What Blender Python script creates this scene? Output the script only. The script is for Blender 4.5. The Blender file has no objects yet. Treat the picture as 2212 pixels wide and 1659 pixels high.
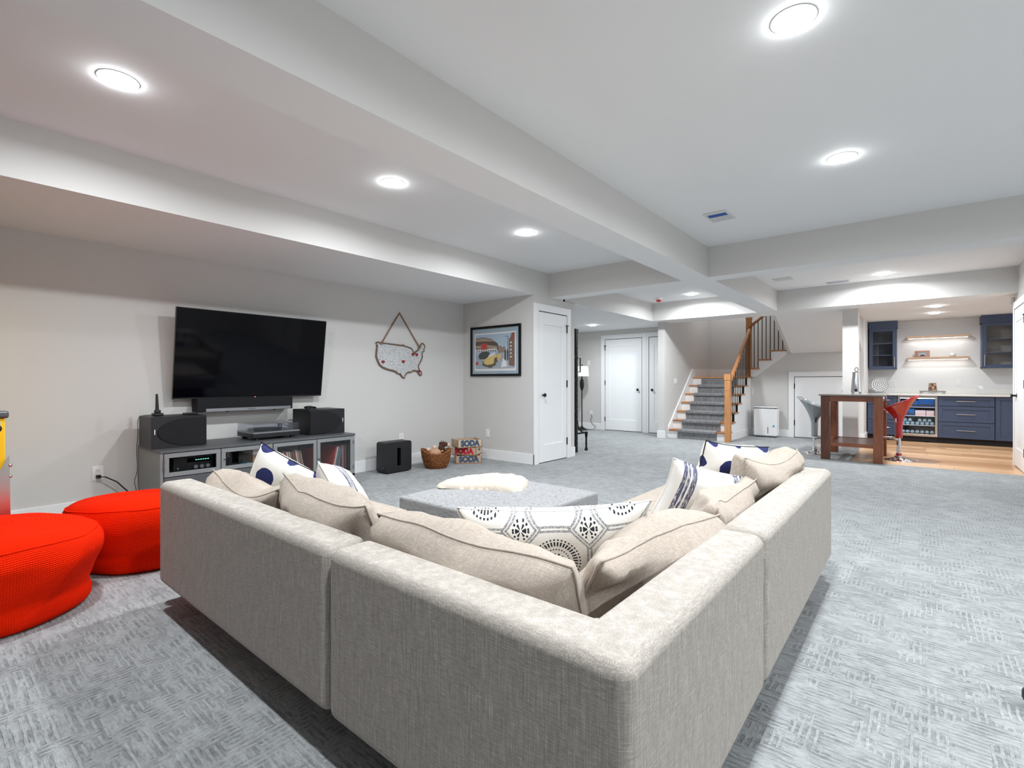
import bpy, bmesh, math, random
from mathutils import Vector, Matrix, Euler, noise
S = bpy.context.scene
C = S.collection
PI = math.pi
random.seed(7)

# ------------------------------------------------------------ camera
cam_d = bpy.data.cameras.new('camera'); cam_o = bpy.data.objects.new('camera', cam_d); C.objects.link(cam_o)
cam_d.sensor_width = 36.0; cam_d.lens = 1072.0 * 36.0 / 2212.0
cam_d.shift_y = -6.5 / 2212.0
cam_d.clip_start = 0.05; cam_d.clip_end = 100
cam_o.location = (0, 0, 1.11); cam_o.rotation_euler = (PI / 2, 0, math.radians(39.46))
S.camera = cam_o
# ------------------------------------------------------------ world and exposure
w = bpy.data.worlds.new('world'); S.world = w; w.use_nodes = True
w.node_tree.nodes['Background'].inputs[0].default_value = (0.9, 0.95, 1.0, 1)
w.node_tree.nodes['Background'].inputs[1].default_value = 0.3
vs = S.view_settings
vs.view_transform = 'Standard'; vs.look = 'None'; vs.gamma = 1.0; vs.exposure = 0.15
vs.use_curve_mapping = False
LAMP_W = 26.0          # one recessed LED

# ------------------------------------------------------------ material helpers
def lin(c):
    return tuple((x / 255 / 12.92) if x / 255 <= 0.04045 else ((x / 255 + 0.055) / 1.055) ** 2.4 for x in c)

class NT:
    """small wrapper for writing node expressions"""
    def __init__(s, name):
        s.m = bpy.data.materials.new(name); s.m.use_nodes = True
        s.t = s.m.node_tree; s.b = s.t.nodes['Principled BSDF']
    def n(s, kind, **kw):
        nd = s.t.nodes.new(kind)
        for k, v in kw.items(): setattr(nd, k, v)
        return nd
    def link(s, a, b): s.t.links.new(a, b)
    def setin(s, sock, v):
        if hasattr(v, 'links') or isinstance(v, bpy.types.NodeSocket): s.link(v, sock)
        else: sock.default_value = v
    def math(s, op, a, b=0.0, c=None):
        nd = s.n('ShaderNodeMath', operation=op)
        s.setin(nd.inputs[0], a); s.setin(nd.inputs[1], b)
        if c is not None: s.setin(nd.inputs[2], c)
        return nd.outputs[0]
    def coord(s, which='Object'):
        return s.n('ShaderNodeTexCoord').outputs[which]
    def mapping(s, v, scale=(1, 1, 1), rot=(0, 0, 0), loc=(0, 0, 0)):
        nd = s.n('ShaderNodeMapping'); s.link(v, nd.inputs[0])
        nd.inputs['Scale'].default_value = scale; nd.inputs['Rotation'].default_value = rot; nd.inputs['Location'].default_value = loc
        return nd.outputs[0]
    def noise(s, v, scale, detail=2.0, rough=0.5, dist=0.0):
        nd = s.n('ShaderNodeTexNoise'); s.link(v, nd.inputs['Vector'])
        nd.inputs['Scale'].default_value = scale; nd.inputs['Detail'].default_value = detail
        nd.inputs['Roughness'].default_value = rough; nd.inputs['Distortion'].default_value = dist
        return nd.outputs[0]
    def ramp(s, f, stops, interp='LINEAR'):
        nd = s.n('ShaderNodeValToRGB'); nd.color_ramp.interpolation = interp
        e = nd.color_ramp.elements
        while len(e) < len(stops): e.new(0.5)
        for i, (p, c) in enumerate(stops):
            e[i].position = p; e[i].color = (c[0], c[1], c[2], 1) if not isinstance(c, (int, float)) else (c, c, c, 1)
        s.link(f, nd.inputs[0]); return nd.outputs[0]
    def mix(s, f, a, b, blend='MIX'):
        nd = s.n('ShaderNodeMix', data_type='RGBA', blend_type=blend)
        s.setin(nd.inputs[0], f)
        for i, v in ((6, a), (7, b)):
            if isinstance(v, tuple): nd.inputs[i].default_value = (v[0], v[1], v[2], 1)
            else: s.link(v, nd.inputs[i])
        return nd.outputs[2]
    def bump(s, h, strength=0.3, dist=0.002):
        nd = s.n('ShaderNodeBump'); nd.inputs['Strength'].default_value = strength; nd.inputs['Distance'].default_value = dist
        s.link(h, nd.inputs['Height']); s.link(nd.outputs[0], s.b.inputs['Normal'])
    def col(s, v):
        if isinstance(v, tuple): s.b.inputs['Base Color'].default_value = (v[0], v[1], v[2], 1)
        else: s.link(v, s.b.inputs['Base Color'])
    def set(s, **kw):
        for k, v in kw.items(): s.b.inputs[k.replace('_', ' ')].default_value = v

def plain(name, rgb, rough=0.5, metal=0.0, var=0.04, scale=8.0, bump=0.0, bscale=200.0, **kw):
    t = NT(name); c = lin(rgb)
    o = t.coord()
    f = t.noise(o, scale, 3)
    a = tuple(x * (1 - var) for x in c); b = tuple(min(1, x * (1 + var)) for x in c)
    t.col(t.mix(f, a, b))
    t.set(Roughness=rough, Metallic=metal, **kw)
    if bump: t.bump(t.noise(o, bscale, 2), bump, 0.001)
    return t.m

def emis(name, rgb, strength):
    t = NT(name); t.col((0.8, 0.8, 0.8)); t.set(Emission_Strength=strength)
    t.b.inputs['Emission Color'].default_value = (*rgb, 1)
    return t.m

def glass_mat(name, tint=(1, 1, 1), rough=0.0, alpha_like=0.85):
    # thin pane: mostly clear with a mirror sheen
    t = NT(name); t.t.nodes.remove(t.b)
    out = t.t.nodes['Material Output']
    tr = t.n('ShaderNodeBsdfTransparent'); tr.inputs[0].default_value = (*tint, 1)
    gl = t.n('ShaderNodeBsdfGlossy'); gl.inputs['Roughness'].default_value = rough
    lw = t.n('ShaderNodeLayerWeight'); lw.inputs[0].default_value = 0.5
    fz = t.math('MULTIPLY_ADD', t.math('POWER', lw.outputs['Facing'], 5.0), 0.92, 0.035)
    mx = t.n('ShaderNodeMixShader')
    t.link(fz, mx.inputs[0]); t.link(tr.outputs[0], mx.inputs[1]); t.link(gl.outputs[0], mx.inputs[2])
    t.link(mx.outputs[0], out.inputs[0])
    return t.m

MT = {}
ORD = ['leftmost', 'second', 'third', 'fourth', 'fifth', 'sixth', 'seventh', 'eighth', 'ninth', 'tenth', 'eleventh', 'twelfth', 'thirteenth', 'fourteenth', 'fifteenth', 'sixteenth', 'seventeenth', 'eighteenth', 'nineteenth', 'twentieth'] + ['twenty-' + q for q in ('first', 'second', 'third', 'fourth', 'fifth', 'sixth', 'seventh', 'eighth', 'ninth')] + ['thirtieth'] + ['thirty-' + q for q in ('first', 'second', 'third', 'fourth', 'fifth', 'sixth', 'seventh', 'eighth', 'ninth')] + ['fortieth']
def nth(k): return ORD[k] + ('' if k == 0 else ' from the left')
MT['wall'] = plain('wall_paint', (210, 208, 206), 0.75, var=0.012, scale=1.5, bump=0.05, bscale=300)
MT['ceiling'] = plain('ceiling_paint', (238, 239, 240), 0.8, var=0.01, scale=1.5, bump=0.05, bscale=300)
MT['trim'] = plain('trim_white', (242, 242, 243), 0.4, var=0.008)
MT['barwall'] = plain('bar_wall_paint', (228, 228, 228), 0.6, var=0.008)
MT['door'] = plain('door_white', (243, 244, 246), 0.42, var=0.008)
MT['gap'] = plain('gap_shade_subfloor', (70, 68, 66), 0.8)  # dark grey painted as shade in the door gaps; also colours the subfloor
MT['black'] = plain('black_metal', (20, 20, 22), 0.4, 0.5, var=0.1)
MT['blackp'] = plain('black_plastic', (16, 17, 20), 0.45, var=0.1)
MT['speaker'] = plain('speaker_black', (18, 18, 23), 0.45, var=0.12, scale=60)
MT['grille'] = plain('speaker_grille', (8, 9, 15), 0.85, bump=0.4, bscale=700)
MT['screen'] = plain('tv_screen', (4, 4, 9), 0.06, var=0.05, Specular_IOR_Level=0.16)
MT['steel'] = plain('gunmetal', (142, 145, 147), 0.42, 0.4, var=0.1, scale=5)
MT['steeldark'] = plain('gunmetal_dark', (96, 98, 101), 0.45, 0.4, var=0.15, scale=5)
MT['chrome'] = plain('chrome', (225, 225, 228), 0.06, 1.0, var=0.02)
MT['stainless'] = plain('stainless', (205, 200, 195), 0.25, 1.0, var=0.04)
MT['silver'] = plain('silver_bar', (150, 153, 158), 0.35, 0.8)
MT['plate'] = plain('white_plastic', (235, 235, 236), 0.35, var=0.01)
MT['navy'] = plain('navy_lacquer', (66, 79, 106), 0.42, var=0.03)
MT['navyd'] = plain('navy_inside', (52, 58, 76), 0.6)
MT['toe'] = plain('toe_kick_black', (22, 18, 22), 0.7)
MT['counter'] = plain('quartz_white', (236, 235, 232), 0.18, var=0.03, scale=20)
MT['red'] = plain('red_gloss', (180, 0, 20), 0.08, var=0.03, Coat_Weight=1.0, Coat_Roughness=0.03)
MT['greygloss'] = plain('grey_gloss', (150, 156, 160), 0.15, 0.3, var=0.03, Coat_Weight=0.8, Coat_Roughness=0.05)
MT['rope'] = plain('rope_brown', (142, 106, 82), 0.9, var=0.2, scale=150, bump=0.5, bscale=300)
MT['bark'] = plain('bark_edge', (118, 96, 78), 0.9, var=0.35, scale=60, bump=0.6, bscale=90)
MT['heart'] = plain('heart_red', (140, 18, 44), 0.5, var=0.1)
MT['mat_blue'] = plain('mat_board_blue', (164, 180, 192), 0.8, var=0.02)
MT['paper'] = plain('paper_white', (232, 232, 234), 0.8, var=0.01)
MT['throw'] = plain('throw_cream', (202, 190, 178), 0.95, var=0.1, scale=70, bump=1.0, bscale=120)
MT['teddy'] = plain('plush_tan', (190, 150, 120), 0.95, var=0.1, scale=50, bump=0.6, bscale=200)
MT['plushdark'] = plain('plush_brown', (78, 48, 36), 0.95, var=0.15, scale=50, bump=0.6, bscale=200)
MT['plushpale'] = plain('plush_pale', (222, 190, 168), 0.9, var=0.06, scale=50)
MT['shade'] = plain('lamp_shade', (238, 236, 232), 0.8, var=0.02)
MT['lampmetal'] = plain('lamp_bronze', (40, 36, 34), 0.4, 0.6)
MT['lens'] = emis('led_lens', (.96, .985, 1.0), 90.0)
MT['ledstrip'] = emis('led_strip', (1.0, 0.97, 0.93), 5.0)
MT['ledgreen'] = emis('display_green', (0.1, 0.9, 0.6), 1.2)
MT['ledred'] = emis('standby_red', (1.0, 0.1, 0.05), 1.5)
MT['ledblue'] = emis('led_blue', (0.3, 0.65, 1.0), 14.0)
MT['glass'] = glass_mat('clear_pane')
MT['glassdark'] = glass_mat('smoked_pane', (0.9, 0.9, 0.91))
MT['acrylic'] = glass_mat('acrylic_lid', (0.86, 0.87, 0.9))
MT['tissue'] = plain('tissue_white', (244, 244, 246), 0.9, var=0.01)
MT['yellow'] = plain('pinball_yellow', (240, 196, 0), 0.35, var=0.03)
MT['greybar'] = plain('lockbar_grey', (92, 94, 96), 0.35, 0.5)
MT['redpaint'] = plain('red_paint', (196, 30, 36), 0.5)
MT['pinkart'] = plain('art_pink', (226, 196, 190), 0.6)
MT['black_ink'] = plain('ink_black', (24, 22, 24), 0.7)
MT['alarmred'] = plain('alarm_red', (214, 30, 26), 0.3)
MT['blueplastic'] = plain('blue_plastic', (30, 92, 170), 0.4)
MT['bluesticker'] = plain('blue_sticker', (84, 168, 214), 0.5)
MT['bluecarton'] = plain('blue_carton', (10, 98, 178), 0.5, var=0.1)
MT['pinkcarton'] = plain('pink_carton', (232, 214, 226), 0.5, var=0.05)
MT['bottle'] = plain('bottle_blue', (176, 206, 222), 0.1, var=0.1, Transmission_Weight=0.35)
MT['ceramic'] = plain('ceramic_white', (238, 238, 238), 0.25, var=0.02)
MT['vent'] = plain('vent_white', (214, 214, 214), 0.5)
MT['ventdark'] = plain('vent_dark', (60, 66, 74), 0.7)
MT['teal'] = plain('teal_plastic', (26, 110, 122), 0.4)
MT['card'] = plain('cardboard', (196, 160, 122), 0.85, var=0.08)
MT['feet'] = plain('sofa_foot', (40, 32, 28), 0.6)
MT['ottbase'] = plain('ottoman_base', (48, 46, 46), 0.8)
MT['rubber'] = plain('rubber_black', (14, 14, 16), 0.5)
MT['pewter'] = plain('carved_wood_grey', (168, 166, 164), 0.6, 0.1, var=0.1, scale=40, bump=0.3, bscale=60)

def wood(name, dark, light, axis=0, scale=3.0, rough=0.4, stretch=14.0, coat=0.0):
    t = NT(name); o = t.coord()
    sc = [stretch, stretch, stretch]; sc[axis] = 1.0
    v = t.mapping(o, tuple(sc))
    f = t.noise(v, scale, 6, 0.6, 0.6)
    info = t.n('ShaderNodeObjectInfo').outputs['Random']
    f2 = t.math('ADD', f, t.math('MULTIPLY', t.math('SUBTRACT', info, 0.5), 0.6))
    t.col(t.ramp(f2, [(0.25, lin(dark)), (0.75, lin(light))]))
    t.set(Roughness=rough)
    if coat: t.set(Coat_Weight=coat, Coat_Roughness=0.15)
    t.bump(f, 0.08, 0.002)
    return t.m
MT['oak'] = wood('oak_floor', (180, 134, 92), (226, 184, 142), 0, 2.2, 0.32, 16)
MT['oakstair'] = wood('oak_stair', (160, 104, 62), (200, 142, 92), 0, 3, 0.35, 14)
MT['oakpost'] = wood('oak_post', (172, 112, 64), (208, 150, 98), 2, 3, 0.6, 14)
MT['mahog'] = wood('table_wood', (86, 46, 28), (148, 86, 56), 2, 3, 0.4, 12, 0.3)
MT['mahogx'] = wood('table_wood_x', (86, 46, 28), (146, 84, 54), 0, 3, 0.4, 12, 0.3)
MT['shelfwood'] = wood('shelf_oak', (170, 140, 116), (204, 176, 150), 0, 3, 0.5, 14)
MT['framewood'] = wood('photo_frame_wood', (120, 66, 38), (160, 98, 60), 0, 6, 0.4, 10)
MT['crate'] = wood('crate_wood', (176, 150, 126), (216, 194, 170), 1, 8, 0.8, 10)
MT['cratein'] = wood('crate_wood_dark', (120, 84, 62), (150, 108, 82), 1, 8, 0.8, 10)
MT['tabletop'] = plain('table_stone_top', (150, 146, 142), 0.15, 0.2, var=0.1, scale=30)

def m_carpet(name, light, dark):
    t = NT(name); o = t.coord()
    sep0 = t.n('ShaderNodeSeparateXYZ'); t.link(o, sep0.inputs[0])
    wob = t.noise(o, 14, 2)
    ph = t.math('MULTIPLY', wob, 3.0)
    def ribs(c): return t.math('SINE', t.math('ADD', t.math('MULTIPLY', c, 2 * PI / .021), ph))
    vo = t.n('ShaderNodeTexVoronoi', distance='CHEBYCHEV'); vo.inputs['Scale'].default_value = 12.0; vo.inputs['Randomness'].default_value = 0.85
    t.link(o, vo.inputs['Vector'])
    sep = t.n('ShaderNodeSeparateColor'); t.link(vo.outputs['Color'], sep.inputs[0])
    msk = t.math('GREATER_THAN', sep.outputs[0], 0.62)
    mx = t.n('ShaderNodeMix', data_type='FLOAT'); t.link(msk, mx.inputs[0]); t.link(ribs(sep0.outputs[1]), mx.inputs[2]); t.link(ribs(sep0.outputs[0]), mx.inputs[3])
    patch = t.noise(t.mapping(o, (10, 30, 1)), 1.0, 2, 0.6)
    amp = t.ramp(patch, [(0.42, 0.0), (0.6, 1.0)])
    groove = t.math('MULTIPLY', t.ramp(mx.outputs[0], [(0.0, 1.0), (0.28, 0.0)]), amp)
    fine = t.noise(o, 330, 2, 0.7); big = t.noise(o, 2.5, 2); 
    mm = t.n('ShaderNodeMix', data_type='FLOAT'); t.link(msk, mm.inputs[0]); t.link(t.noise(t.mapping(o, (34, 110, 1)), 1.0, 3, 0.65), mm.inputs[2]); t.link(t.noise(t.mapping(o, (110, 34, 1)), 1.0, 3, 0.65), mm.inputs[3])
    mid = mm.outputs[0]
    tone = t.math('ADD', t.math('MULTIPLY', fine, 0.34), t.math('ADD', t.math('MULTIPLY', mid, 0.42), t.math('ADD', t.math('MULTIPLY', sep.outputs[1], 0.06), t.math('MULTIPLY', big, 0.12))))
    tone = t.math('SUBTRACT', tone, t.math('MULTIPLY', groove, 0.11))
    t.col(t.ramp(tone, [(0.24, lin(dark)), (0.60, lin(light))]))
    t.set(Roughness=0.95); t.b.inputs['Sheen Weight'].default_value = 0.15
    hh = t.math('SUBTRACT', t.math('MULTIPLY', fine, 0.3), groove)
    t.bump(hh, 0.7, 0.008)
    return t.m
MT['carpet'] = m_carpet('carpet_grey', (182, 185, 187), (96, 99, 101))
def m_runner():
    t = NT('stair_runner'); o = t.coord()
    h = t.noise(t.mapping(o, (60, 60, 8)), 1, 3, 0.6); f = t.noise(o, 300, 2)
    t.col(t.ramp(t.math('ADD', t.math('MULTIPLY', h, 0.7), t.math('MULTIPLY', f, 0.3)), [(0.3, lin((92, 92, 95))), (0.7, lin((158, 158, 160)))]))
    t.set(Roughness=0.95); t.bump(h, 0.6, 0.006); return t.m
MT['runner'] = m_runner()

def m_linen(name, base, slub, depth=0.5):
    t = NT(name); o = t.coord()
    v1 = t.noise(t.mapping(o, (340, 340, 13)), 1, 2, 0.6)      # long vertical yarns
    v2 = t.noise(t.mapping(o, (40, 40, 340)), 1, 2, 0.6)
    wv = t.noise(o, 620, 1.5)
    f = t.math('ADD', t.math('MULTIPLY', v1, 0.42), t.math('ADD', t.math('MULTIPLY', v2, 0.33), t.math('MULTIPLY', wv, 0.25)))
    b = lin(base); s = lin(slub)
    t.col(t.ramp(f, [(0.32, tuple(x * depth for x in b)), (0.5, b), (0.68, s)]))
    t.set(Roughness=0.9); t.b.inputs['Sheen Weight'].default_value = 0.08
    t.bump(f, 0.4, 0.003); return t.m
MT['linen'] = m_linen('sofa_linen', (170, 162, 154), (210, 204, 197), 0.66)
MT['linen2'] = m_linen('cushion_linen', (174, 161, 149), (200, 189, 178), 0.74)
def m_ottoman():
    t = NT('ottoman_tweed'); o = t.coord()
    a = t.noise(t.mapping(o, (70, 70, 220)), 1, 3, 0.6); b = t.noise(t.mapping(o, (30, 190, 190)), 1, 3, 0.65)
    f = t.math('ADD', t.math('MULTIPLY', a, 0.5), t.math('MULTIPLY', b, 0.5))
    t.col(t.ramp(f, [(0.33, lin((84, 84, 88))), (0.45, lin((150, 150, 152))), (0.7, lin((176, 176, 178)))]))
    t.set(Roughness=0.92); t.bump(f, 0.4, 0.003); return t.m
MT['tweed'] = m_ottoman()
def m_knit():
    t = NT('red_knit'); o = t.coord()
    sep = t.n('ShaderNodeSeparateXYZ'); t.link(t.n('ShaderNodeUVMap').outputs[0], sep.inputs[0])
    u, v = sep.outputs[0], sep.outputs[1]
    r1 = t.math('SINE', t.math('MULTIPLY', v, 2 * PI * 92)); r2 = t.math('SINE', t.math('MULTIPLY', u, 2 * PI * 260))
    h = t.math('ADD', r1, t.math('MULTIPLY', r2, 0.35))
    f = t.math('MULTIPLY_ADD', h, 0.25, 0.5)
    t.col(t.mix(f, lin((214, 20, 0)), lin((255, 46, 4))))
    t.set(Roughness=0.95, Specular_IOR_Level=0.08); t.bump(f, 0.6, 0.006); return t.m
MT['knit'] = m_knit()
def m_wicker():
    t = NT('wicker'); o = t.coord()
    a = t.noise(t.mapping(o, (38, 38, 90)), 1, 3, 0.6, 0.6)
    t.col(t.ramp(a, [(0.3, lin((66, 34, 16))), (0.52, lin((142, 82, 38))), (0.75, lin((196, 132, 70)))]))
    t.set(Roughness=0.6); t.bump(a, 1.0, 0.012); return t.m
MT['wicker'] = m_wicker()
def m_galv():
    t = NT('galvanised_speckle'); o = t.coord()
    a = t.noise(o, 130, 2, 0.7)
    t.col(t.ramp(a, [(0.38, lin((110, 114, 118))), (0.46, lin((202, 204, 206))), (0.62, lin((228, 230, 231)))]))
    t.set(Roughness=0.5, Metallic=0.25); return t.m
MT['galv'] = m_galv()
def m_dots():
    t = NT('navy_dot_fabric'); o = t.coord()
    nz = t.noise(o, 40, 2)
    sep = t.n('ShaderNodeSeparateXYZ'); t.link(o, sep.inputs[0])
    x = t.math('MULTIPLY', sep.outputs[0], 6.6); y = t.math('MULTIPLY', sep.outputs[1], 6.6)
    # staggered rows of big dots
    row = t.math('FLOOR', y); odd = t.math('MULTIPLY', t.math('PINGPONG', row, 1.0), 0.5)
    fx = t.math('SUBTRACT', t.math('FRACT', t.math('ADD', x, odd)), 0.5); fy = t.math('SUBTRACT', t.math('FRACT', y), 0.5)
    d = t.math('SQRT', t.math('ADD', t.math('MULTIPLY', fx, fx), t.math('MULTIPLY', fy, fy)))
    d = t.math('ADD', d, t.math('MULTIPLY', t.math('SUBTRACT', nz, 0.5), 0.05))
    m = t.math('LESS_THAN', d, 0.33)
    t.col(t.mix(m, lin((238, 235, 228)), lin((32, 40, 92))))
    t.set(Roughness=0.92); t.bump(t.noise(o, 500, 2), 0.25, 0.002); return t.m
MT['dots'] = m_dots()
def m_stripe():
    t = NT('navy_stripe_fabric'); o = t.coord()
    sep = t.n('ShaderNodeSeparateXYZ'); t.link(o, sep.inputs[0])
    a = t.math('ABSOLUTE', sep.outputs[0]); tot = None
    for c, hw in ((0.105, 0.012), (0.131, 0.0055), (0.150, 0.009)):
        m = t.math('LESS_THAN', t.math('ABSOLUTE', t.math('SUBTRACT', a, c)), hw)
        tot = m if tot is None else t.math('MAXIMUM', tot, m)
    nz = t.noise(t.mapping(o, (260, 40, 40)), 1, 2)
    tot = t.math('MULTIPLY', tot, t.ramp(nz, [(0.34, 0.25), (0.5, 0.95)]))
    t.col(t.mix(tot, lin((240, 239, 237)), lin((70, 72, 104))))
    t.set(Roughness=0.92); t.bump(t.noise(o, 480, 2), 0.25, 0.002); return t.m
MT['stripe'] = m_stripe()
def m_medal():
    t = NT('medallion_fabric'); o = t.coord()
    sep = t.n('ShaderNodeSeparateXYZ'); t.link(o, sep.inputs[0])
    P = 0.21
    X = t.math('ADD', t.math('DIVIDE', sep.outputs[0], P), 0.5); Y = t.math('ADD', t.math('DIVIDE', sep.outputs[1], P), 0.476)
    fx = t.math('SUBTRACT', t.math('FRACT', X), 0.5); fy = t.math('SUBTRACT', t.math('FRACT', Y), 0.5)
    gx = t.math('SUBTRACT', 0.5, t.math('ABSOLUTE', fx)); gy = t.math('SUBTRACT', 0.5, t.math('ABSOLUTE', fy))
    def band(v, lo, hi):
        return t.math('MULTIPLY', t.math('GREATER_THAN', v, lo), t.math('LESS_THAN', v, hi))
    def length(a, b): return t.math('SQRT', t.math('ADD', t.math('MULTIPLY', a, a), t.math('MULTIPLY', b, b)))
    def petals(a, b, k, duty):
        th = t.math('ARCTAN2', b, a)
        return t.math('GREATER_THAN', t.math('SINE', t.math('MULTIPLY', th, k)), duty)
    r = length(fx, fy); rc = length(gx, gy); d1 = t.math('ADD', gx, gy)
    out_d = t.math('GREATER_THAN', d1, 0.30)
    grey = t.math('MAXIMUM', band(d1, 0.205, 0.245), band(d1, 0.265, 0.305))
    grey = t.math('MAXIMUM', grey, t.math('MULTIPLY', out_d, t.math('MAXIMUM', band(gx, 0.012, 0.04), band(gy, 0.012, 0.04))))
    black = t.math('MULTIPLY', band(r, 0.255, 0.325), petals(fx, fy, 40, -0.1))
    black = t.math('MAXIMUM', black, t.math('MULTIPLY', band(r, 0.345, 0.368), petals(fx, fy, 40, 0.0)))
    black = t.math('MAXIMUM', black, t.math('MULTIPLY', band(r, 0.19, 0.21), petals(fx, fy, 30, 0.0)))
    black = t.math('MAXIMUM', black, t.math('MULTIPLY', band(r, 0.03, 0.085), petals(fx, fy, 8, -0.1)))
    black = t.math('MAXIMUM', black, t.math('MULTIPLY', band(r, 0.10, 0.135), petals(fx, fy, 12, 0.2)))
    black = t.math('MAXIMUM', black, t.math('MULTIPLY', band(rc, 0.02, 0.085), petals(gx, gy, 8, -0.1)))
    black = t.math('MAXIMUM', black, t.math('MULTIPLY', band(rc, 0.10, 0.13), petals(gx, gy, 12, 0.1)))
    nz = t.noise(o, 380, 2)
    gm = t.math('MULTIPLY', grey, t.ramp(nz, [(0.42, 0.35), (0.6, 0.95)]))
    c1 = t.mix(gm, lin((234, 230, 224)), lin((78, 82, 96)))
    t.col(t.mix(black, c1, lin((34, 38, 48))))
    t.set(Roughness=0.92); t.bump(t.noise(t.mapping(o, (60, 400, 400)), 1, 2), 0.3, 0.002); return t.m
MT['medal'] = m_medal()
def m_carved():
    t = NT('carved_copper'); o = t.coord()
    a = t.noise(o, 22, 3, 0.6, 1.5)
    t.col(t.ramp(a, [(0.42, lin((52, 34, 26))), (0.5, lin((140, 96, 66))), (0.58, lin((232, 196, 164)))]))
    t.set(Roughness=0.4, Metallic=0.2); t.bump(a, 0.9, 0.02); return t.m
MT['carved'] = m_carved()
def m_artglass():
    t = NT('swirl_glass'); o = t.coord()
    sep = t.n('ShaderNodeSeparateXYZ'); t.link(o, sep.inputs[0])
    r = t.math('SQRT', t.math('ADD', t.math('MULTIPLY', sep.outputs[0], sep.outputs[0]), t.math('MULTIPLY', sep.outputs[2], sep.outputs[2])))
    nz = t.noise(o, 7, 2)
    f = t.math('SINE', t.math('ADD', t.math('MULTIPLY', r, 190), t.math('MULTIPLY', nz, 9)))
    t.col(t.ramp(t.math('MULTIPLY_ADD', f, 0.5, 0.5), [(0.08, lin((120, 120, 122))), (0.35, lin((226, 226, 226))), (1.0, lin((244, 244, 244)))]))
    t.set(Roughness=0.08); return t.m
MT['artglass'] = m_artglass()

# ------------------------------------------------------------ mesh helpers
class M:
    def __init__(s): s.bm = bmesh.new(); s.mi = 0
    def _f(s, vs):
        try:
            f = s.bm.faces.new(vs); f.material_index = s.mi; return f
        except ValueError: return None
    def box(s, x0, x1, y0, y1, z0, z1, T=None):
        c = [(x, y, z) for x in (x0, x1) for y in (y0, y1) for z in (z0, z1)]
        if T: c = [T(*p) for p in c]
        v = [s.bm.verts.new(p) for p in c]
        for q in ((0, 1, 3, 2), (4, 6, 7, 5), (0, 4, 5, 1), (2, 3, 7, 6), (0, 2, 6, 4), (1, 5, 7, 3)):
            s._f([v[i] for i in q])
        return s
    def quad(s, pts): s._f([s.bm.verts.new(p) for p in pts]); return s
    def prism(s, pts, d):
        """polygon pts extruded by vector d"""
        d = Vector(d); a = [s.bm.verts.new(p) for p in pts]; b = [s.bm.verts.new(Vector(p) + d) for p in pts]
        s._f(a[::-1]); s._f(b)
        for i in range(len(pts)):
            j = (i + 1) % len(pts); s._f([a[i], a[j], b[j], b[i]])
        return s
    def ring(s, c, ax, r, n, rx=None):
        ax = Vector(ax).normalized(); up = Vector((0, 0, 1)) if abs(ax.z) < 0.9 else Vector((1, 0, 0))
        a = ax.cross(up).normalized(); b = ax.cross(a)
        return [s.bm.verts.new(Vector(c) + a * (math.cos(2 * PI * i / n) * r) + b * (math.sin(2 * PI * i / n) * r)) for i in range(n)]
    def bridge(s, A, B):
        n = len(A)
        for i in range(n):
            j = (i + 1) % n; s._f([A[i], A[j], B[j], B[i]])
    def cyl(s, p0, p1, r0, r1=None, n=16):
        r1 = r0 if r1 is None else r1; d = Vector(p1) - Vector(p0)
        A = s.ring(p0, d, r0, n); B = s.ring(p1, d, r1, n)
        s.bridge(A, B); s._f(A[::-1]); s._f(B); return s
    def tube(s, pts, r, n=8):
        pts = [Vector(p) for p in pts]; prev = None; first = None
        for i, p in enumerate(pts):
            d = (pts[min(i + 1, len(pts) - 1)] - pts[max(i - 1, 0)])
            R = s.ring(p, d, r, n)
            if prev:
                # align start index to nearest
                k = min(range(n), key=lambda k: (R[k].co - prev[0].co).length); R = R[k:] + R[:k]
                s.bridge(prev, R)
            else: first = R
            prev = R
        s._f(first[::-1]); s._f(prev); return s
    def lathe(s, prof, c=(0, 0, 0), n=32, cap=True):
        rings = []
        for r, z in prof:
            rings.append([s.bm.verts.new((c[0] + math.cos(2 * PI * i / n) * r, c[1] + math.sin(2 * PI * i / n) * r, c[2] + z)) for i in range(n)])
        for A, B in zip(rings, rings[1:]): s.bridge(A, B)
        if cap: s._f(rings[0][::-1]); s._f(rings[-1])
        return s
    def sphere(s, c, rx, ry=None, rz=None, n=16):
        ry = ry or rx; rz = rz or rx
        m = bmesh.ops.create_uvsphere(s.bm, u_segments=n, v_segments=max(6, n // 2), radius=1.0)
        for v in m['verts']: v.co = Vector((v.co.x * rx + c[0], v.co.y * ry + c[1], v.co.z * rz + c[2]))
        return s
    def build(s, name, mat, parent=None, smooth=False, bevel=0.0, seg=2, angle=35, off=None):
        bmesh.ops.recalc_face_normals(s.bm, faces=s.bm.faces)
        me = bpy.data.meshes.new(name); s.bm.to_mesh(me); s.bm.free()
        for mm in (mat if isinstance(mat, (list, tuple)) else [mat]): me.materials.append(MT[mm] if isinstance(mm, str) else mm)
        o = bpy.data.objects.new(name, me); C.objects.link(o)
        if parent is not None:
            r = parent
            while r.parent: r = r.parent
            if off is None: off = r.location
            me.transform(Matrix.Translation(-Vector(off)))
            o.parent = parent
        if smooth:
            for p in me.polygons: p.use_smooth = True
            if smooth != 'all':
                try: me.set_sharp_from_angle(angle=math.radians(angle))
                except Exception: pass
        if bevel:
            md = o.modifiers.new('bevel', 'BEVEL'); md.width = bevel; md.segments = seg; md.limit_method = 'ANGLE'; md.angle_limit = math.radians(40)
            if seg > 1:
                for p in me.polygons: p.use_smooth = True
                md.harden_normals = True
        return o

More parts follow.
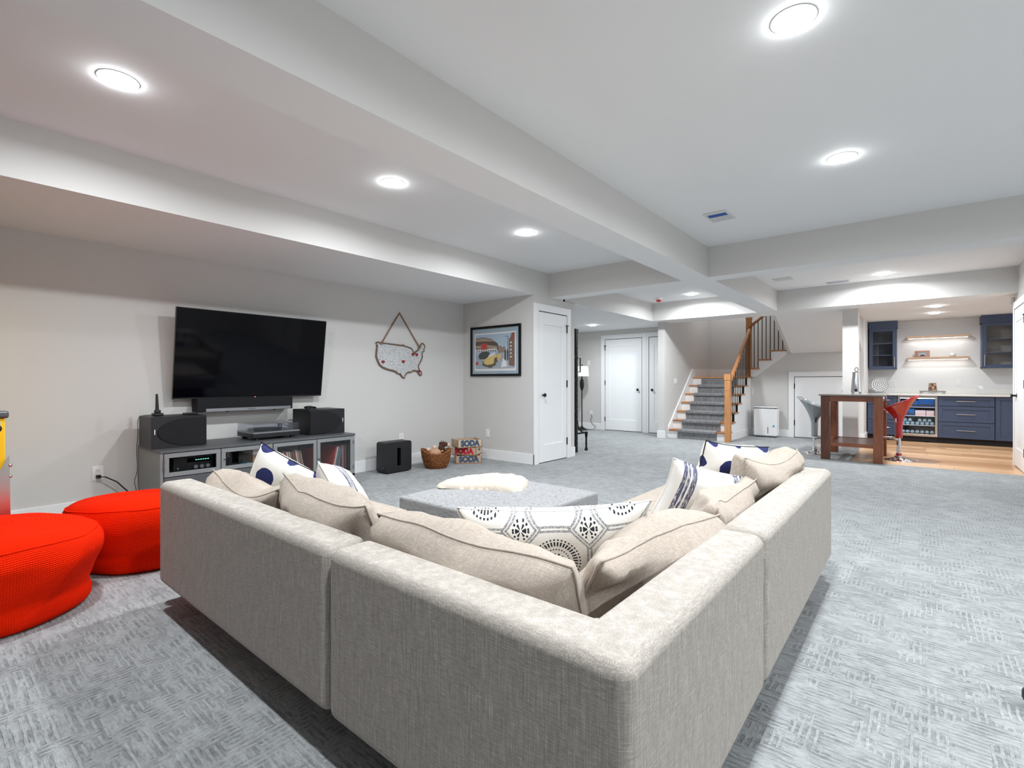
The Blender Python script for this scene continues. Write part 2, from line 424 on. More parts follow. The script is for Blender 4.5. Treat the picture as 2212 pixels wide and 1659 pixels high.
def tag(o, label, cat, group=None):
    o['label'] = label; o['category'] = cat
    if group: o['group'] = group
    return o
def thing(name, loc, label, cat, group=None):
    o = bpy.data.objects.new(name, None); o.empty_display_size = 0.1; C.objects.link(o); o.location = loc
    return tag(o, label, cat, group)
def struct(o, label=None):
    o['kind'] = 'structure'
    if label: o['label'] = label
    return o
def sempty(name, loc, label=None):
    o = bpy.data.objects.new(name, None); o.empty_display_size = 0.1; C.objects.link(o); o.location = loc
    return struct(o, label)
def text_mesh(txt, size, mat, name, extr=0.001, bold=0.0, parent=None, mtx=None, sx=1.0):
    cu = bpy.data.curves.new('txt', 'FONT'); cu.body = txt; cu.size = size; cu.extrude = extr; cu.offset = bold
    cu.align_x = 'CENTER'; cu.align_y = 'CENTER'; cu.resolution_u = 3
    ob = bpy.data.objects.new('txt', cu); C.objects.link(ob)
    dg = bpy.context.evaluated_depsgraph_get()
    me = bpy.data.meshes.new_from_object(ob.evaluated_get(dg)); bpy.data.objects.remove(ob)
    me.transform(Matrix.Diagonal((sx, 1, 1, 1)))
    if mtx is not None: me.transform(mtx)
    me.materials.clear(); me.materials.append(MT[mat])
    o = bpy.data.objects.new(name, me); C.objects.link(o)
    if parent is not None:
        r = parent
        while r.parent: r = r.parent
        me.transform(Matrix.Translation(-r.location)); o.parent = parent
    return o
def basis(o, ex, ey, ez):
    m = Matrix.Identity(4)
    for i in range(3): m[i][0] = ex[i]; m[i][1] = ey[i]; m[i][2] = ez[i]; m[i][3] = o[i]
    return m
# wall frames: (s along wall, n out of wall, z)
TX = lambda x: (lambda s_, n_, z_: (x + n_, s_, z_))          # wall facing +x
TXm = lambda x: (lambda s_, n_, z_: (x - n_, s_, z_))         # wall facing -x
TY = lambda y: (lambda s_, n_, z_: (s_, y - n_, z_))          # wall facing -y

# ============================================================ THE SETTING
ZC, ZB = 2.585, 2.255
def twotone(o):
    me = o.data; me.materials.clear(); me.materials.append(MT['wall']); me.materials.append(MT['ceiling'])
    for p in me.polygons: p.material_index = 1 if p.normal.z < -0.3 else 0
    return o
def sbox(name, mat, *b, label=None):
    o = M().box(*b).build(name, mat)
    if mat == 'two': pass
    return struct(o, label)

m = M(); m.box(-5.3, 3.35, -4.6, 8.3, -0.05, 0); m.box(-6.8, -0.755, 8.3, 12.1, -0.05, 0); m.box(-6.8, -5.3, 6.1, 8.3, -0.05, 0)
struct(m.build('floor', 'carpet'), 'light grey textured basketweave carpet')
# oak planks in front of the bar
wf = sempty('floor_oak', (0, 0, 0), 'light oak plank floor in front of the bar')
M().box(-0.755, 1.62, 8.3, 12.2, -0.06, -0.012).build('subfloor', 'gap', wf)
rp = random.Random(3); y = 8.302; first = {}
while y < 11.95:
    x = -0.753 - rp.random() * 0.8; wd = 0.19
    while x < 1.6:
        L = 1.0 + 0.5 * rp.random(); a = max(x, -0.753); b = min(x + L, 1.6)
        if b - a > 0.05: M().box(a + 0.0012, b - 0.0012, y + 0.0012, y + wd - 0.0012, -0.014, 0.0005 + rp.random() * 0.0008).build('plank', 'oak', wf, bevel=0.0015, seg=1)
        x += L
    y += wd

sbox('wall_left', 'wall', -5.38, -5.26, -4.6, 5.3, 0, 2.6)
sbox('wall_closet', 'wall', -5.38, -3.95, 5.25, 6.25, 0, ZB)
sbox('wall_hall_left', 'wall', -6.82, -6.7, 6.1, 10.1, 0, 2.6)
sbox('wall_hall_near', 'wall', -6.8, -5.38, 6.1, 6.25, 0, 2.3)
sbox('wall_hall_back', 'wall', -6.8, -3.9, 10.05, 10.15, 0, 2.3)
sbox('wall_stair_left', 'wall', -3.96, -3.83, 9.3, 12.1, 0, 3.6)
sbox('wall_stair_back', 'wall', -3.96, -1.9, 12.0, 12.1, 0, 3.6)
m = M(); m.prism([(-2.03, 9.62, 2.6), (-2.03, 9.75, 2.256), (-2.03, 11.1, 1.66), (-2.03, 12.0, 1.66), (-2.03, 12.0, 3.6), (-2.03, 9.62, 3.6)], (0.05, 0, 0))
struct(m.build('wall_stair_side', 'wall'))
sbox('ceiling_stairwell', 'ceiling', -3.96, -1.9, 9.5, 12.1, 3.6, 3.65)
sbox('wall_stair_front', 'wall', -3.96, -1.9, 9.5, 9.6, 2.4, 3.62)
struct(twotone(M().prism([(-1.98, 9.601, 2.256), (-1.98, 9.75, 2.256), (-1.98, 11.099, 1.66), (-1.98, 11.099, 2.6), (-1.98, 9.601, 2.6)], (1.15, 0, 0)).build('ceiling_slope', 'wall')), 'sloped underside of the upper stair flight')
m = M(); m.prism([(-2.72, 11.1, 0), (-1.0, 11.1, 0), (-1.0, 11.1, 1.7), (-2.05, 11.1, 1.7), (-2.07, 11.1, 1.64), (-2.62, 11.1, 1.2), (-2.72, 11.1, 1.2)], (0, 0.06, 0))
struct(m.build('wall_understairs', 'wall'))
sbox('wall_column', 'wall', -0.965, -0.76, 9.5, 9.72, 0, ZB)
sbox('wall_bar_left', 'barwall', -1.0, -0.80, 11.1, 12.3, 0, 2.27)
sbox('wall_bar_back', 'barwall', -1.0, 1.75, 12.25, 12.35, 0, 2.3)
sbox('wall_bar_right', 'barwall', 1.6, 1.7, 9.4, 12.3, 0, 2.3)
sbox('wall_right', 'wall', 0.97, 1.7, 5.8, 9.4, 0, 2.6)
sbox('wall_right_return', 'wall', 1.7, 3.4, 5.75, 5.87, 0, 2.6)
sbox('wall_right_far', 'wall', 3.3, 3.4, -4.6, 5.87, 0, 2.6)
sbox('wall_rear', 'wall', -5.38, 3.4, -4.7, -4.6, 0, 2.6)
sbox('ceiling', 'ceiling', -5.38, 3.4, -4.7, 9.1, ZC, ZC + 0.06)
sbox('ceiling_bar', 'ceiling', -0.83, 1.75, 9.55, 12.35, 2.262, 2.3)
sbox('ceiling_hall', 'ceiling', -6.82, -3.96, 5.9, 10.15, 2.25, 2.32)
for nm, b, lb in (('ceiling_soffit', (-5.3, -3.95, -4.65, 6.0, ZB, ZC + .01), 'lowered ceiling soffit along the television wall'),
                  ('ceiling_beam', (-2.105, -1.81, -4.65, 9.05, ZB, ZC + .01), 'long boxed ceiling beam running down the room'),
                  ('ceiling_beam', (-3.96, 3.35, 5.6, 5.85, ZB - .0005, ZC + .01), 'boxed cross beam in the middle of the room'),
                  ('ceiling_beam', (-3.97, 1.72, 9.02, 9.6, ZB - .001, ZC + .01), 'boxed cross beam in front of the stairs and bar'),
                  ('ceiling_header', (-4.08, -3.95, 5.95, 9.3, ZB - .004, ZC + .01), 'bulkhead over the opening to the hall')):
    struct(twotone(M().box(*b).build(nm, 'wall')), lb)

def base(name, T, s0, s1, h=0.14, t=0.016):
    o = M().box(s0, s1, 0, t, 0, h, T).build(name, 'trim', bevel=0.003, seg=1); return struct(o)
base('baseboard_left', TX(-5.26), -4.6, 5.25)
base('baseboard_picture', TY(5.25), -5.26, -3.934)
base('baseboard_closet', TX(-3.95), 5.234, 5.25); base('baseboard_closet_end', TX(-3.95), 6.13, 6.25)
base('baseboard_hall', TY(10.05), -6.7, -5.625); base('baseboard_hall_left', TX(-6.7), 6.25, 10.05)
base('baseboard_stair_end', TY(9.3), -3.976, -3.814); 
struct(M().box(-3.976, -3.96, 9.3, 10.05, 0, .14).build('baseboard_stair_outer', 'trim'))
base('baseboard_understairs', TY(11.1), -2.70, -2.015)
base('baseboard_column', TY(9.5), -0.981, -0.744); struct(M().box(-0.76, -0.744, 9.5, 9.736, 0, .14).build('baseboard_column_side', 'trim'))
struct(M().box(-0.80, -0.784, 11.085, 11.64, 0, .14).build('baseboard_bar_left', 'trim')); base('baseboard_bar_front', TY(11.1), -1.0, -0.784)
base('baseboard_right', TXm(0.97), 9.345, 9.4); struct(M().box(.954, 1.6, 9.4, 9.416, 0, .14).build('baseboard_right_return', 'trim'))

def knob(parent, T, s_, z_, d=0.065):
    p0 = Vector(T(s_, 0.0, z_)); p1 = Vector(T(s_, 0.010, z_)); p2 = Vector(T(s_, d - 0.025, z_)); p3 = Vector(T(s_, d, z_))
    k = M(); k.cyl(p0, p1, 0.030, n=20); k.cyl(p1, p2, 0.012, n=12); k.cyl(p2, (p2 + p3) / 2, 0.014, 0.028, n=20); k.cyl((p2 + p3) / 2, p3, 0.028, 0.022, n=20)
    return k.build('door_knob', 'black', parent, smooth=True)
def door(name, T, s0, s1, ztop, label, hinge, knob_at=None, casing=0.095, panel=True, cas_sides=(1, 1), z0=0.012, capz=None):
    c = T((s0 + s1) / 2, 0, 0); r = sempty(name, c, label)
    zc = capz or ztop + 0.012 + casing
    if cas_sides[0]: M().box(s0 - 0.012 - casing, s0 - 0.012, 0, 0.022, 0, zc, T).build('door_casing', 'trim', r, bevel=0.002, seg=1)
    if cas_sides[1]: M().box(s1 + 0.012, s1 + 0.012 + casing, 0, 0.022, 0, zc, T).build('door_casing', 'trim', r, bevel=0.002, seg=1)
    M().box(s0 - 0.012, s1 + 0.012, 0, 0.022, ztop + 0.012, zc, T).build('door_casing', 'trim', r, bevel=0.002, seg=1)
    M().box(s0 - 0.012, s1 + 0.012, 0.0005, 0.002, 0.001, ztop + 0.012, T).build('gap_shade_sheet', 'gap', r)  # dark sheet, paints the shade seen in the gap round the slab
    st = 0.11
    sl = M()
    if panel:
        for b in ((s0, s0 + st, z0, ztop), (s1 - st, s1, z0, ztop), (s0 + st, s1 - st, ztop - 0.165, ztop), (s0 + st, s1 - st, z0, z0 + 0.235)):
            sl.box(b[0], b[1], 0.002, 0.016, b[2], b[3], T)
        sl.build('door_frame', 'door', r, bevel=0.0012, seg=1)
        M().box(s0 + st - 0.004, s1 - st + 0.004, 0.002, 0.007, z0 + 0.23, ztop - 0.16, T).build('door_panel', 'door', r)
    else:
        sl.box(s0, s1, 0.002, 0.016, z0, ztop, T); sl.build('door_slab', 'door', r, bevel=0.0015, seg=1)
    hs = s0 if hinge < 0 else s1
    for zz in ((0.20, 1.02, 1.80) if ztop > 1.5 else (0.24, 0.96)):
        M().box(hs - 0.013 if hinge < 0 else hs - 0.004, hs + 0.004 if hinge < 0 else hs + 0.013, 0.014, 0.026, zz, zz + 0.1, T).build('hinge', 'black', r)
    if ztop > 1.5:
        M().box(hs - 0.03, hs + 0.03, 0.02, 0.032, 1.895, 1.908, T).build('door_stop', 'black', r)
    if knob_at is not None: knob(r, T, knob_at, 0.92)
    return r
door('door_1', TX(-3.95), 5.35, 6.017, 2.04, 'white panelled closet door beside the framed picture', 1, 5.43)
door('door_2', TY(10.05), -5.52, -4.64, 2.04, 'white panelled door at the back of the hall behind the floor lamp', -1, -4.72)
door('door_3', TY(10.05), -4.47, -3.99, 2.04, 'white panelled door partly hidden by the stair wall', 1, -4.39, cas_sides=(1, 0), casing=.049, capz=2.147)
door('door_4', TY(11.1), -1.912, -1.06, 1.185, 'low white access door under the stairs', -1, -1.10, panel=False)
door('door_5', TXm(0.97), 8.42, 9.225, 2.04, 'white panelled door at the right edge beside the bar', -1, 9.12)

# ---------------------------------------------------------------- staircase
st = sempty('staircase', (-3.25, 9.5, 0), 'oak and white staircase with grey carpet runner and black balusters')
RI, RU, Y0 = 0.171, 0.222, 9.44
XL, XR = -3.805, -2.72
# skirt on the wall and outer stringer
pts = [(XL - .024, 9.47, 0), (XL - .024, 9.47, 0.22), (XL - .024, Y0 + 6 * RU + .02, 7 * RI + 0.17), (XL - .024, 12.0, 7 * RI + .17), (XL - .024, 12.0, 0)]
M().prism(pts, (.022, 0, 0)).build('wall_skirt', 'trim', st)
M().box(XL, -2.03, 11.98, 12.0, 7 * RI, 7 * RI + .17).build('wall_skirt', 'trim', st)
pp = [(XR, Y0 + .03, 0)]
for i in range(7):
    pp += [(XR, Y0 + .03 + i * RU, (i + 1) * RI - .03), (XR, Y0 + .03 + (i + 1) * RU, (i + 1) * RI - .03)]
pp[-1] = (XR, 11.1, 7 * RI - .03); pp.append((XR, 11.1, 0))
M().prism(pp, (-.03, 0, 0)).build('stringer', 'trim', st)
M().box(XR, XR + .014, Y0 + .6, 11.1, 0, .14).build('stringer_base', 'trim', st)
for i in range(7):
    y0 = Y0 + i * RU; z = (i + 1) * RI
    M().box(XL, XR - .002, y0 + .03, y0 + .045, i * RI, z - .03).build('riser', 'trim', st)
    ye = y0 + RU + .045 if i < 6 else 12.0
    tr = M().box(XL, XR + .028, y0, ye if i < 6 else 11.1, z - .03, z)
    if i == 6: tr.box(XL, -2.76, 11.1, 12.0, z - .03, z)
    tr.build('tread', 'oakstair', st, bevel=0.008, seg=3)
    # runner: over the nosing and down the riser
    xa, xb = -3.625, -2.90
    rr = M(); t_ = .011
    if i < 6:
        rr.prism([(xa, y0 + RU + .03, z + .0005), (xa, y0 - .004, z + .0005), (xa, y0 - .011, z - .012), (xa, y0 - .008, z - .034), (xa, y0 + .028, z - .037), (xa, y0 + .029, i * RI), (xa, y0 + .012, i * RI + .001), (xa, y0 + .010, z - .052), (xa, y0 - .020, z - .045), (xa, y0 - .024, z - .010), (xa, y0 - .010, z + t_), (xa, y0 + RU + .03, z + t_)], (xb - xa, 0, 0))
    else:
        rr.box(xa, xb, y0 + .012, y0 + .03, i * RI, z - .032)
    rr.build('runner', 'runner', st)
# newel posts
def newel(x, y, z0, z1, w_=.048):
    n = M().box(x - w_, x + w_, y - w_, y + w_, z0, z1)
    n.box(x - w_ - .006, x + w_ + .006, y - w_ - .006, y + w_ + .006, z1 - .11, z1 - .02)
    n.prism([(x - w_ - .006, y - w_ - .006, z1 - .02), (x + w_ + .006, y - w_ - .006, z1 - .02), (x + w_ + .006, y + w_ + .006, z1 - .02), (x - w_ - .006, y + w_ + .006, z1 - .02)], (0, 0, .02))
    n.box(x - w_ - .004, x + w_ + .004, y - w_ - .004, y + w_ + .004, z1 - .30, z1 - .29)
    return n.build('newel_post', 'oakpost', st, bevel=0.003, seg=1)
NX = -2.705
newel(NX, 9.47, 0, 1.235); newel(NX - .04, 11.06, 7 * RI, 2.50)
# handrails
def rail(p0, p1):
    p0 = Vector(p0); p1 = Vector(p1); d = (p1 - p0); hw = .03
    side = d.cross(Vector((0, 0, 1))).normalized() * hw; up = Vector((0, 0, .055))
    r_ = M(); r_.prism([p0 - side, p0 + side, p0 + side * 1.1 + up * .6, p0 + side * .6 + up, p0 - side * .6 + up, p0 - side * 1.1 + up * .6], d)
    return r_.build('handrail', 'oakpost', st)
sl = RI / RU
rail((NX, 9.52, 1.03), (NX, 11.03, 1.03 + 1.51 * sl))
rail((NX + .01, 11.06, 2.23), (-2.04, 11.06, 2.23 + .66 * .8))
for i in range(7):
    for k in (0.25, 0.75):
        yy = Y0 + .02 + (i + k) * RU
        if yy < 9.54 or yy > 10.99: continue
        M().cyl((NX, yy, (i + 1) * RI), (NX, yy, 1.035 + (yy - 9.52) * sl), .008, n=8).build('baluster', 'black', st)
# second flight towards the right
Z7 = 7 * RI
sp = [(-2.79, 11.02, 1.2), (-2.62, 11.02, 1.2), (-2.045, 11.02, 1.645), (-2.045, 11.02, Z7 + 3 * .178 - .03)]
for i in (2, 1, 0):
    xs = -2.80 + i * .225
    sp += [(xs + .03, 11.02, Z7 + (i + 1) * .178 - .03)]
    if i: sp += [(xs + .03, 11.02, Z7 + i * .178 - .03)]
sp += [(-2.79 + .02, 11.02, 1.3)]
M().prism(sp, (0, .08, 0)).build('stringer', 'trim', st)
for i in range(3):
    xs = -2.80 + i * .225; z = Z7 + (i + 1) * .178
    M().box(xs, min(xs + .27, -2.035), 10.995, 11.99, z - .03, z).build('tread', 'oakstair', st, bevel=.008, seg=3)
    M().box(xs + .03, xs + .045, 11.1, 11.99, z - .178, z - .03).build('riser', 'trim', st)
    for k in (.06, .135, .21):
        if i == 0 and k < .1: continue
        xx = xs + k + .02
        if xx < -2.05: M().cyl((xx, 11.06, z), (xx, 11.06, min(2.5 + .1 * i, 2.24 + (xx + 2.695) * .8)), .008, n=8).build('baluster', 'black', st)

# ---------------------------------------------------------------- recessed lights
def downlight(x, y, z, label, power=1.0):
    t = thing('recessed_light', (x, y, z), label, 'light', 'recessed ceiling lights')
    M().lathe([(.072, -.0005), (.084, -.0005), (.085, -.0015), (.083, -.003), (.076, -.003), (.072, -.002)], (x, y, z), 32, cap=False).build('trim_ring', 'plate', t, smooth=True)
    M().lathe([(.0001, -.018), (.042, -.017), (.068, -.011), (.075, -.001)], (x, y, z), 32, cap=False).build('lens', 'lens', t, smooth='all')
    ld = bpy.data.lights.new('led', 'AREA'); ld.shape = 'DISK'; ld.size = .13; ld.energy = LAMP_W * power; ld.color = (.92, .975, 1.0); ld.spread = math.radians(170)
    lo = bpy.data.objects.new('led', ld); C.objects.link(lo); lo.parent = t; lo.location = (0, 0, -.021)
    return t
LIGHTS = [(-3.03, .65, ZC, 'glowing recessed ceiling light nearest the television at upper left'),
 (-3.03, 2.285, ZC, 'middle recessed light of the left ceiling bay, above the television'),
 (-3.03, 3.905, ZC, 'recessed light of the left ceiling bay nearest the closet door'),
 (-.40, 2.29, ZC, 'large bright recessed light at the top right of the ceiling'),
 (-.40, 3.91, ZC, 'recessed light above the open carpet right of the ceiling vent'),
 (-.395, 8.5, ZC, 'recessed light in the ceiling bay in front of the bar'),
 (-3.0, 8.43, ZC, 'recessed light beside the red smoke alarm near the stairs'),
 (-5.15, 8.84, 2.25, 'recessed light in the hall ceiling above the floor lamp'),
 (.175, 10.0, 2.262, 'nearer of the two recessed lights over the bar'),
 (.18, 11.0, 2.262, 'recessed light over the bar closest to the upper cabinets'),
 (-.40, .65, ZC, 'recessed ceiling light above the near corner of the sofa'),
 (2.2, 2.29, ZC, 'added unseen fill light in the ceiling bay right of the camera'),  # right-bay lamps are added out of view to light the sofa's right face
 (2.2, .65, ZC, 'added unseen fill light at the near end of the right bay'),
 (2.2, 3.91, ZC, 'added unseen fill light at the far end of the right bay'),
 (-3.2, 11.3, 3.6, 'added unseen fill light high above the stair landing')]  # lamp added out of view to brighten the stairwell
for x, y, z, lb in LIGHTS: downlight(x, y, z, lb, ((.38 if x > -1 else .85) if z < 2.4 else (.22 if z > 3 else 1.7 if y > 6 else 1.0)) * (1.2 if x > 1 else 1))

# ============================================================ SOFA
sofa = thing('sectional_sofa', (-1.6, 2.0, 0), 'large beige linen L-shaped sectional sofa seen from behind', 'sofa')
SX0, SX1, SY0, SY1 = -2.86, -0.38, 0.77, 3.26
ZT, ZL, TH = 0.622, 0.13, 0.15
def rbox(name, mat, parent, b, bev=0.03, seg=4, bulge=0.0):
    m_ = M().box(*b)
    if bulge:
        bmesh.ops.subdivide_edges(m_.bm, edges=m_.bm.edges, cuts=10, use_grid_fill=True)
        cx, cy, cz = (b[0] + b[1]) / 2, (b[2] + b[3]) / 2, (b[4] + b[5]) / 2
        for v in m_.bm.verts:
            u_ = (v.co.x - cx) / ((b[1] - b[0]) / 2); v_ = (v.co.y - cy) / ((b[3] - b[2]) / 2); w_ = (v.co.z - cz) / ((b[5] - b[4]) / 2)
            if w_ > .9: v.co.z += bulge * (1 - u_ ** 4) * (1 - v_ ** 4)
    return m_.build(name, mat, parent, bevel=bev, seg=seg)
G = 0.004
# backs (three visible modules: left, corner in an L, right)
bl = rbox('back_panel', 'linen', sofa, (SX0, -1.335 - G, SY0, SY0 + TH, ZL, ZT), .032, 5)
m = M(); x0, x1, y0, y1 = -1.335 + G, SX1, SY0, 1.735 - G
m.prism([(x0, y0, ZL), (x1, y0, ZL), (x1, y1, ZL), (x1 - TH, y1, ZL), (x1 - TH, y0 + TH, ZL), (x0, y0 + TH, ZL)], (0, 0, ZT - ZL))
bc = m.build('back_panel', 'linen', sofa, bevel=.032, seg=5)
br = rbox('back_panel', 'linen', sofa, (SX1 - TH, SX1, 1.735 + G, SY1, ZL, ZT), .032, 5)
def piping(par, pts): M().tube(pts, .0028, 6).build('seam', 'linen', par, smooth='all')
e = .0295; zs = ZT - .0185
def seamline(par, a, b): piping(par, [Vector(a).lerp(Vector(b), i / 12) for i in range(13)])
seamline(bl, (SX0 + .02, SY0 + .004, ZT - .026), (-1.36, SY0 + .004, ZT - .026))
seamline(bc, (-1.31, SY0 + .004, ZT - .026), (SX1 - .03, SY0 + .004, ZT - .026))
seamline(bc, (SX1 - .004, SY0 + .03, ZT - .026), (SX1 - .004, 1.71, ZT - .026))
seamline(br, (SX1 - .004, 1.76, ZT - .026), (SX1 - .004, SY1 - .02, ZT - .026))
# arms
rbox('arm', 'linen', sofa, (-2.945, SX0 - .003, SY0 + .03, 1.69, ZL + .005, .545), .03, 5)
rbox('arm', 'linen', sofa, (-1.30, SX1 - .03, SY1 + .003, SY1 + .085, ZL + .005, .545), .03, 5)
# bases and seat cushions
rbox('seat_base', 'linen', sofa, (SX0 + .002, -1.34, SY0 + TH, 1.66, ZL, .27), .02, 3)
rbox('seat_base', 'linen', sofa, (-1.332, SX1 - TH, SY0 + TH, 1.73, ZL, .27), .02, 3)
rbox('seat_base', 'linen', sofa, (-1.28, SX1 - TH, 1.738, SY1 - .002, ZL, .27), .02, 3)
for b in ((SX0 + .004, -2.102, SY0 + TH + .005, 1.69, .272, .425), (-2.096, -1.34, SY0 + TH + .005, 1.69, .272, .425), (-1.332, SX1 - TH - .005, SY0 + TH + .005, 1.73, .272, .425),
          (-1.31, SX1 - TH - .005, 1.738, 2.49, .272, .425), (-1.31, SX1 - TH - .005, 2.496, SY1 - .004, .272, .425)):
    rbox('seat_cushion', 'linen2', sofa, b, .028, 4, .018)
for x, y in ((-2.75, .95), (-2.75, 1.6), (-1.45, .95), (-.56, .95), (-1.2, 3.15), (-.56, 3.15), (-.56, 1.9), (-1.2, 1.6)):
    M().cyl((x, y, 0), (x, y, ZL + .002), .018, .026, 14).build('foot', 'feet', sofa)

# ------------------------------------------------------------ cushions
def pillow(name, w_, h_, t_, mat, loc, R, label, cat, group, seed=0, wr=.012, pin=.07, full=.42, n=30, slump=0.0, fold=None, fr=3.2):
    """local x = width, y = height, z = thickness; R = 3 columns ex, ey, ez"""
    bm = bmesh.new(); so = Vector((seed * 7.31, seed * 3.17, seed * 1.7)); V = {}
    for sd in (1, -1):
        for i in range(n + 1):
            for j in range(n + 1):
                u = -1 + 2 * i / n; v = -1 + 2 * j / n
                edge = i in (0, n) or j in (0, n)
                if sd == -1 and edge: V[(sd, i, j)] = V[(1, i, j)]; continue
                x = w_ / 2 * u * (1 - pin * (1 - v * v)); y = h_ / 2 * v * (1 - pin * (1 - u * u))
                tt = ((1 - u ** 4) * (1 - v ** 4)) ** full
                z = sd * t_ / 2 * tt
                p = Vector((x, y, z))
                k = (0.25 + tt)
                nz = noise.noise(p * fr + so) * 1.6 + noise.noise(p * fr * 2.6 + so * 2) * .8 + noise.noise(p * fr * 6 + so * 3) * .3
                p.z += wr * nz * k * sd
                p.x += wr * 1.1 * noise.noise(p * 5 + so * 4); p.y += wr * 1.3 * noise.noise(p * 4.4 + so * 5)
                # drooping top: lower the middle of the upper edge
                if slump: p.y -= slump * max(0, v) ** 2 * (1 - u * u) ; p.z += slump * .8 * max(0, v) ** 2 * math.sin(u * 2.2 + seed)
                if fold:
                    fu, fv, fr_, fd = fold; q = ((u - fu) ** 2 + (v - fv) ** 2) / fr_ ** 2
                    p.z -= sd * fd * math.exp(-q * 2) * tt
                V[(sd, i, j)] = bm.verts.new(p)
    for sd in (1, -1):
        for i in range(n):
            for j in range(n):
                f = [V[(sd, i, j)], V[(sd, i + 1, j)], V[(sd, i + 1, j + 1)], V[(sd, i, j + 1)]]
                try: bm.faces.new(f if sd == 1 else f[::-1])
                except ValueError: pass
    bmesh.ops.recalc_face_normals(bm, faces=bm.faces)
    me = bpy.data.meshes.new(name); bm.to_mesh(me)
    loop = [V[(1, i, 0)].co.copy() for i in range(n)] + [V[(1, n, j)].co.copy() for j in range(n)] + [V[(1, i, n)].co.copy() for i in range(n, 0, -1)] + [V[(1, 0, j)].co.copy() for j in range(n, 0, -1)]
    bm.free(); me.materials.append(MT[mat])
    for p in me.polygons: p.use_smooth = True
    o = bpy.data.objects.new(name, me); C.objects.link(o)
    o.matrix_world = basis(loc, *R); tag(o, label, cat, group)
    return o, loop
def axes(ex, up_lean):
    """ex = width direction (horizontal), up_lean = pillow's own up direction"""
    ex = Vector(ex).normalized(); ey = Vector(up_lean); ey = (ey - ex * ey.dot(ex)).normalized(); ez = ex.cross(ey)
    return ex, ey, ez
def seam_on(o, loop, mat, r=.003, nm='seam'):
    mm = M(); mm.tube(loop + [loop[0]], r, 6); return mm.build(nm, mat, o, smooth='all', off=(0, 0, 0))
BG = 'loose beige back cushions on the sofa'
# along the near back (they lean towards -y, up = (0,-lean,1))
for i, (cx, cy, cz, w_, h_, t_, yawd, lean, lb, fold, sl_) in enumerate((
    (-2.46, 1.06, .490, .70, .36, .19, 4, .55, 'slumped beige linen back cushion at the left end of the sofa, beside the arm', None, .045),
    (-1.74, 1.07, .525, .76, .40, .21, -8, .55, 'beige back cushion in front of the left striped pillow on the sofa', (.9, .8, .5, .05), .02),
    (-.995, 1.06, .495, .74, .41, .21, 0, .5, 'wide beige linen back cushion at the sofa corner, below the patterned lumbar pillow', (.95, .85, .4, .04), .0))):
    a = math.radians(yawd); ex = (math.cos(a), math.sin(a), 0); up = (math.sin(a) * lean, -math.cos(a) * lean, 1)
    o, lp = pillow('back_cushion', w_, h_, t_, 'linen2', (cx, cy, cz), axes(ex, up), lb, 'cushion', BG, seed=i + 1, wr=.024, pin=.03, full=.30, slump=sl_, fold=fold)
    seam_on(o, lp, 'linen2', .0035)
for i, (cx, cy, cz, w_, h_, t_, yawd, lean, lb, fold, sl_) in enumerate((
    (-.665, 1.43, .490, .70, .40, .21, -6, .55, 'crumpled beige back cushion in the sofa corner against the right-hand back', (-.8, .5, .45, .07), .02),
    (-.675, 2.13, .490, .76, .40, .21, 7, .6, 'beige back cushion behind the striped pillow on the right side of the sofa', (.75, .7, .5, .05), .03),
    (-.665, 2.85, .545, .70, .42, .19, -4, .45, 'beige back cushion at the far right end of the sofa by the dotted pillow', None, .05))):
    a = math.radians(90 + yawd); ex = (math.cos(a), math.sin(a), 0); up = (lean, 0, 1)
    o, lp = pillow('back_cushion', w_, h_, t_, 'linen2', (cx, cy, cz), axes(ex, up), lb, 'cushion', BG, seed=i + 11, wr=.027, pin=.03, full=.30, slump=sl_, fold=fold)
    seam_on(o, lp, 'linen2', .0035)
# scatter pillows
o, lp = pillow('dotted_pillow', .40, .40, .17, 'dots', (-2.56, 1.22, .525), axes((.72, .50, -.42), (-.30, -.25, 1)), 'white pillow with big navy dots in front of the media console', 'pillow', 'scatter pillows', 21, .008, .08, .5)
seam_on(o, lp, 'black_ink', .0035, 'stitched_edge')
o, lp = pillow('striped_pillow', .46, .42, .15, 'stripe', (-2.10, 1.33, .525), axes((.75, -.66, .25), (-.45, -.35, 1)), 'white pillow with thin navy stripes on the left side of the sofa', 'pillow', 'scatter pillows', 22, .007, .08, .5)
seam_on(o, lp, 'stripe', .003)
o, lp = pillow('dotted_pillow', .40, .40, .17, 'dots', (-.83, 2.90, .580), axes((.62, .78, -.12), (.32, -.1, 1)), 'white pillow with big navy dots at the right end of the sofa', 'pillow', 'scatter pillows', 23, .008, .08, .5)
seam_on(o, lp, 'black_ink', .0035, 'stitched_edge')
o, lp = pillow('striped_pillow', .42, .36, .14, 'stripe', (-.82, 2.42, .535), axes((.60, .62, -.22), (.42, -.15, 1)), 'white pillow with thin navy stripes and fringe on the right side of the sofa', 'pillow', 'scatter pillows', 24, .007, .08, .5)
seam_on(o, lp, 'stripe', .003)
fr_ = M()
for k in range(40):
    yy = -.165 + .33 * k / 39
    fr_.tube([(.200, yy, 0), (.216, yy + random.uniform(-.006, .006), random.uniform(-.005, .005)), (.232, yy + random.uniform(-.012, .012), -.01)], .0018, 4)
fo = fr_.build('fringe', 'stripe', o, off=(0, 0, 0)); fo['kind'] = 'stuff'
o, lp = pillow('lumbar_pillow', .62, .33, .14, 'medal', (-.925, 1.345, .562), axes((.80, .60, .06), (.12, -.30, 1)), 'long white lumbar pillow printed with dark medallions in the sofa corner', 'pillow', 'scatter pillows', 25, .006, .11, .5, n=40, slump=.008)
seam_on(o, lp, 'paper', .003)

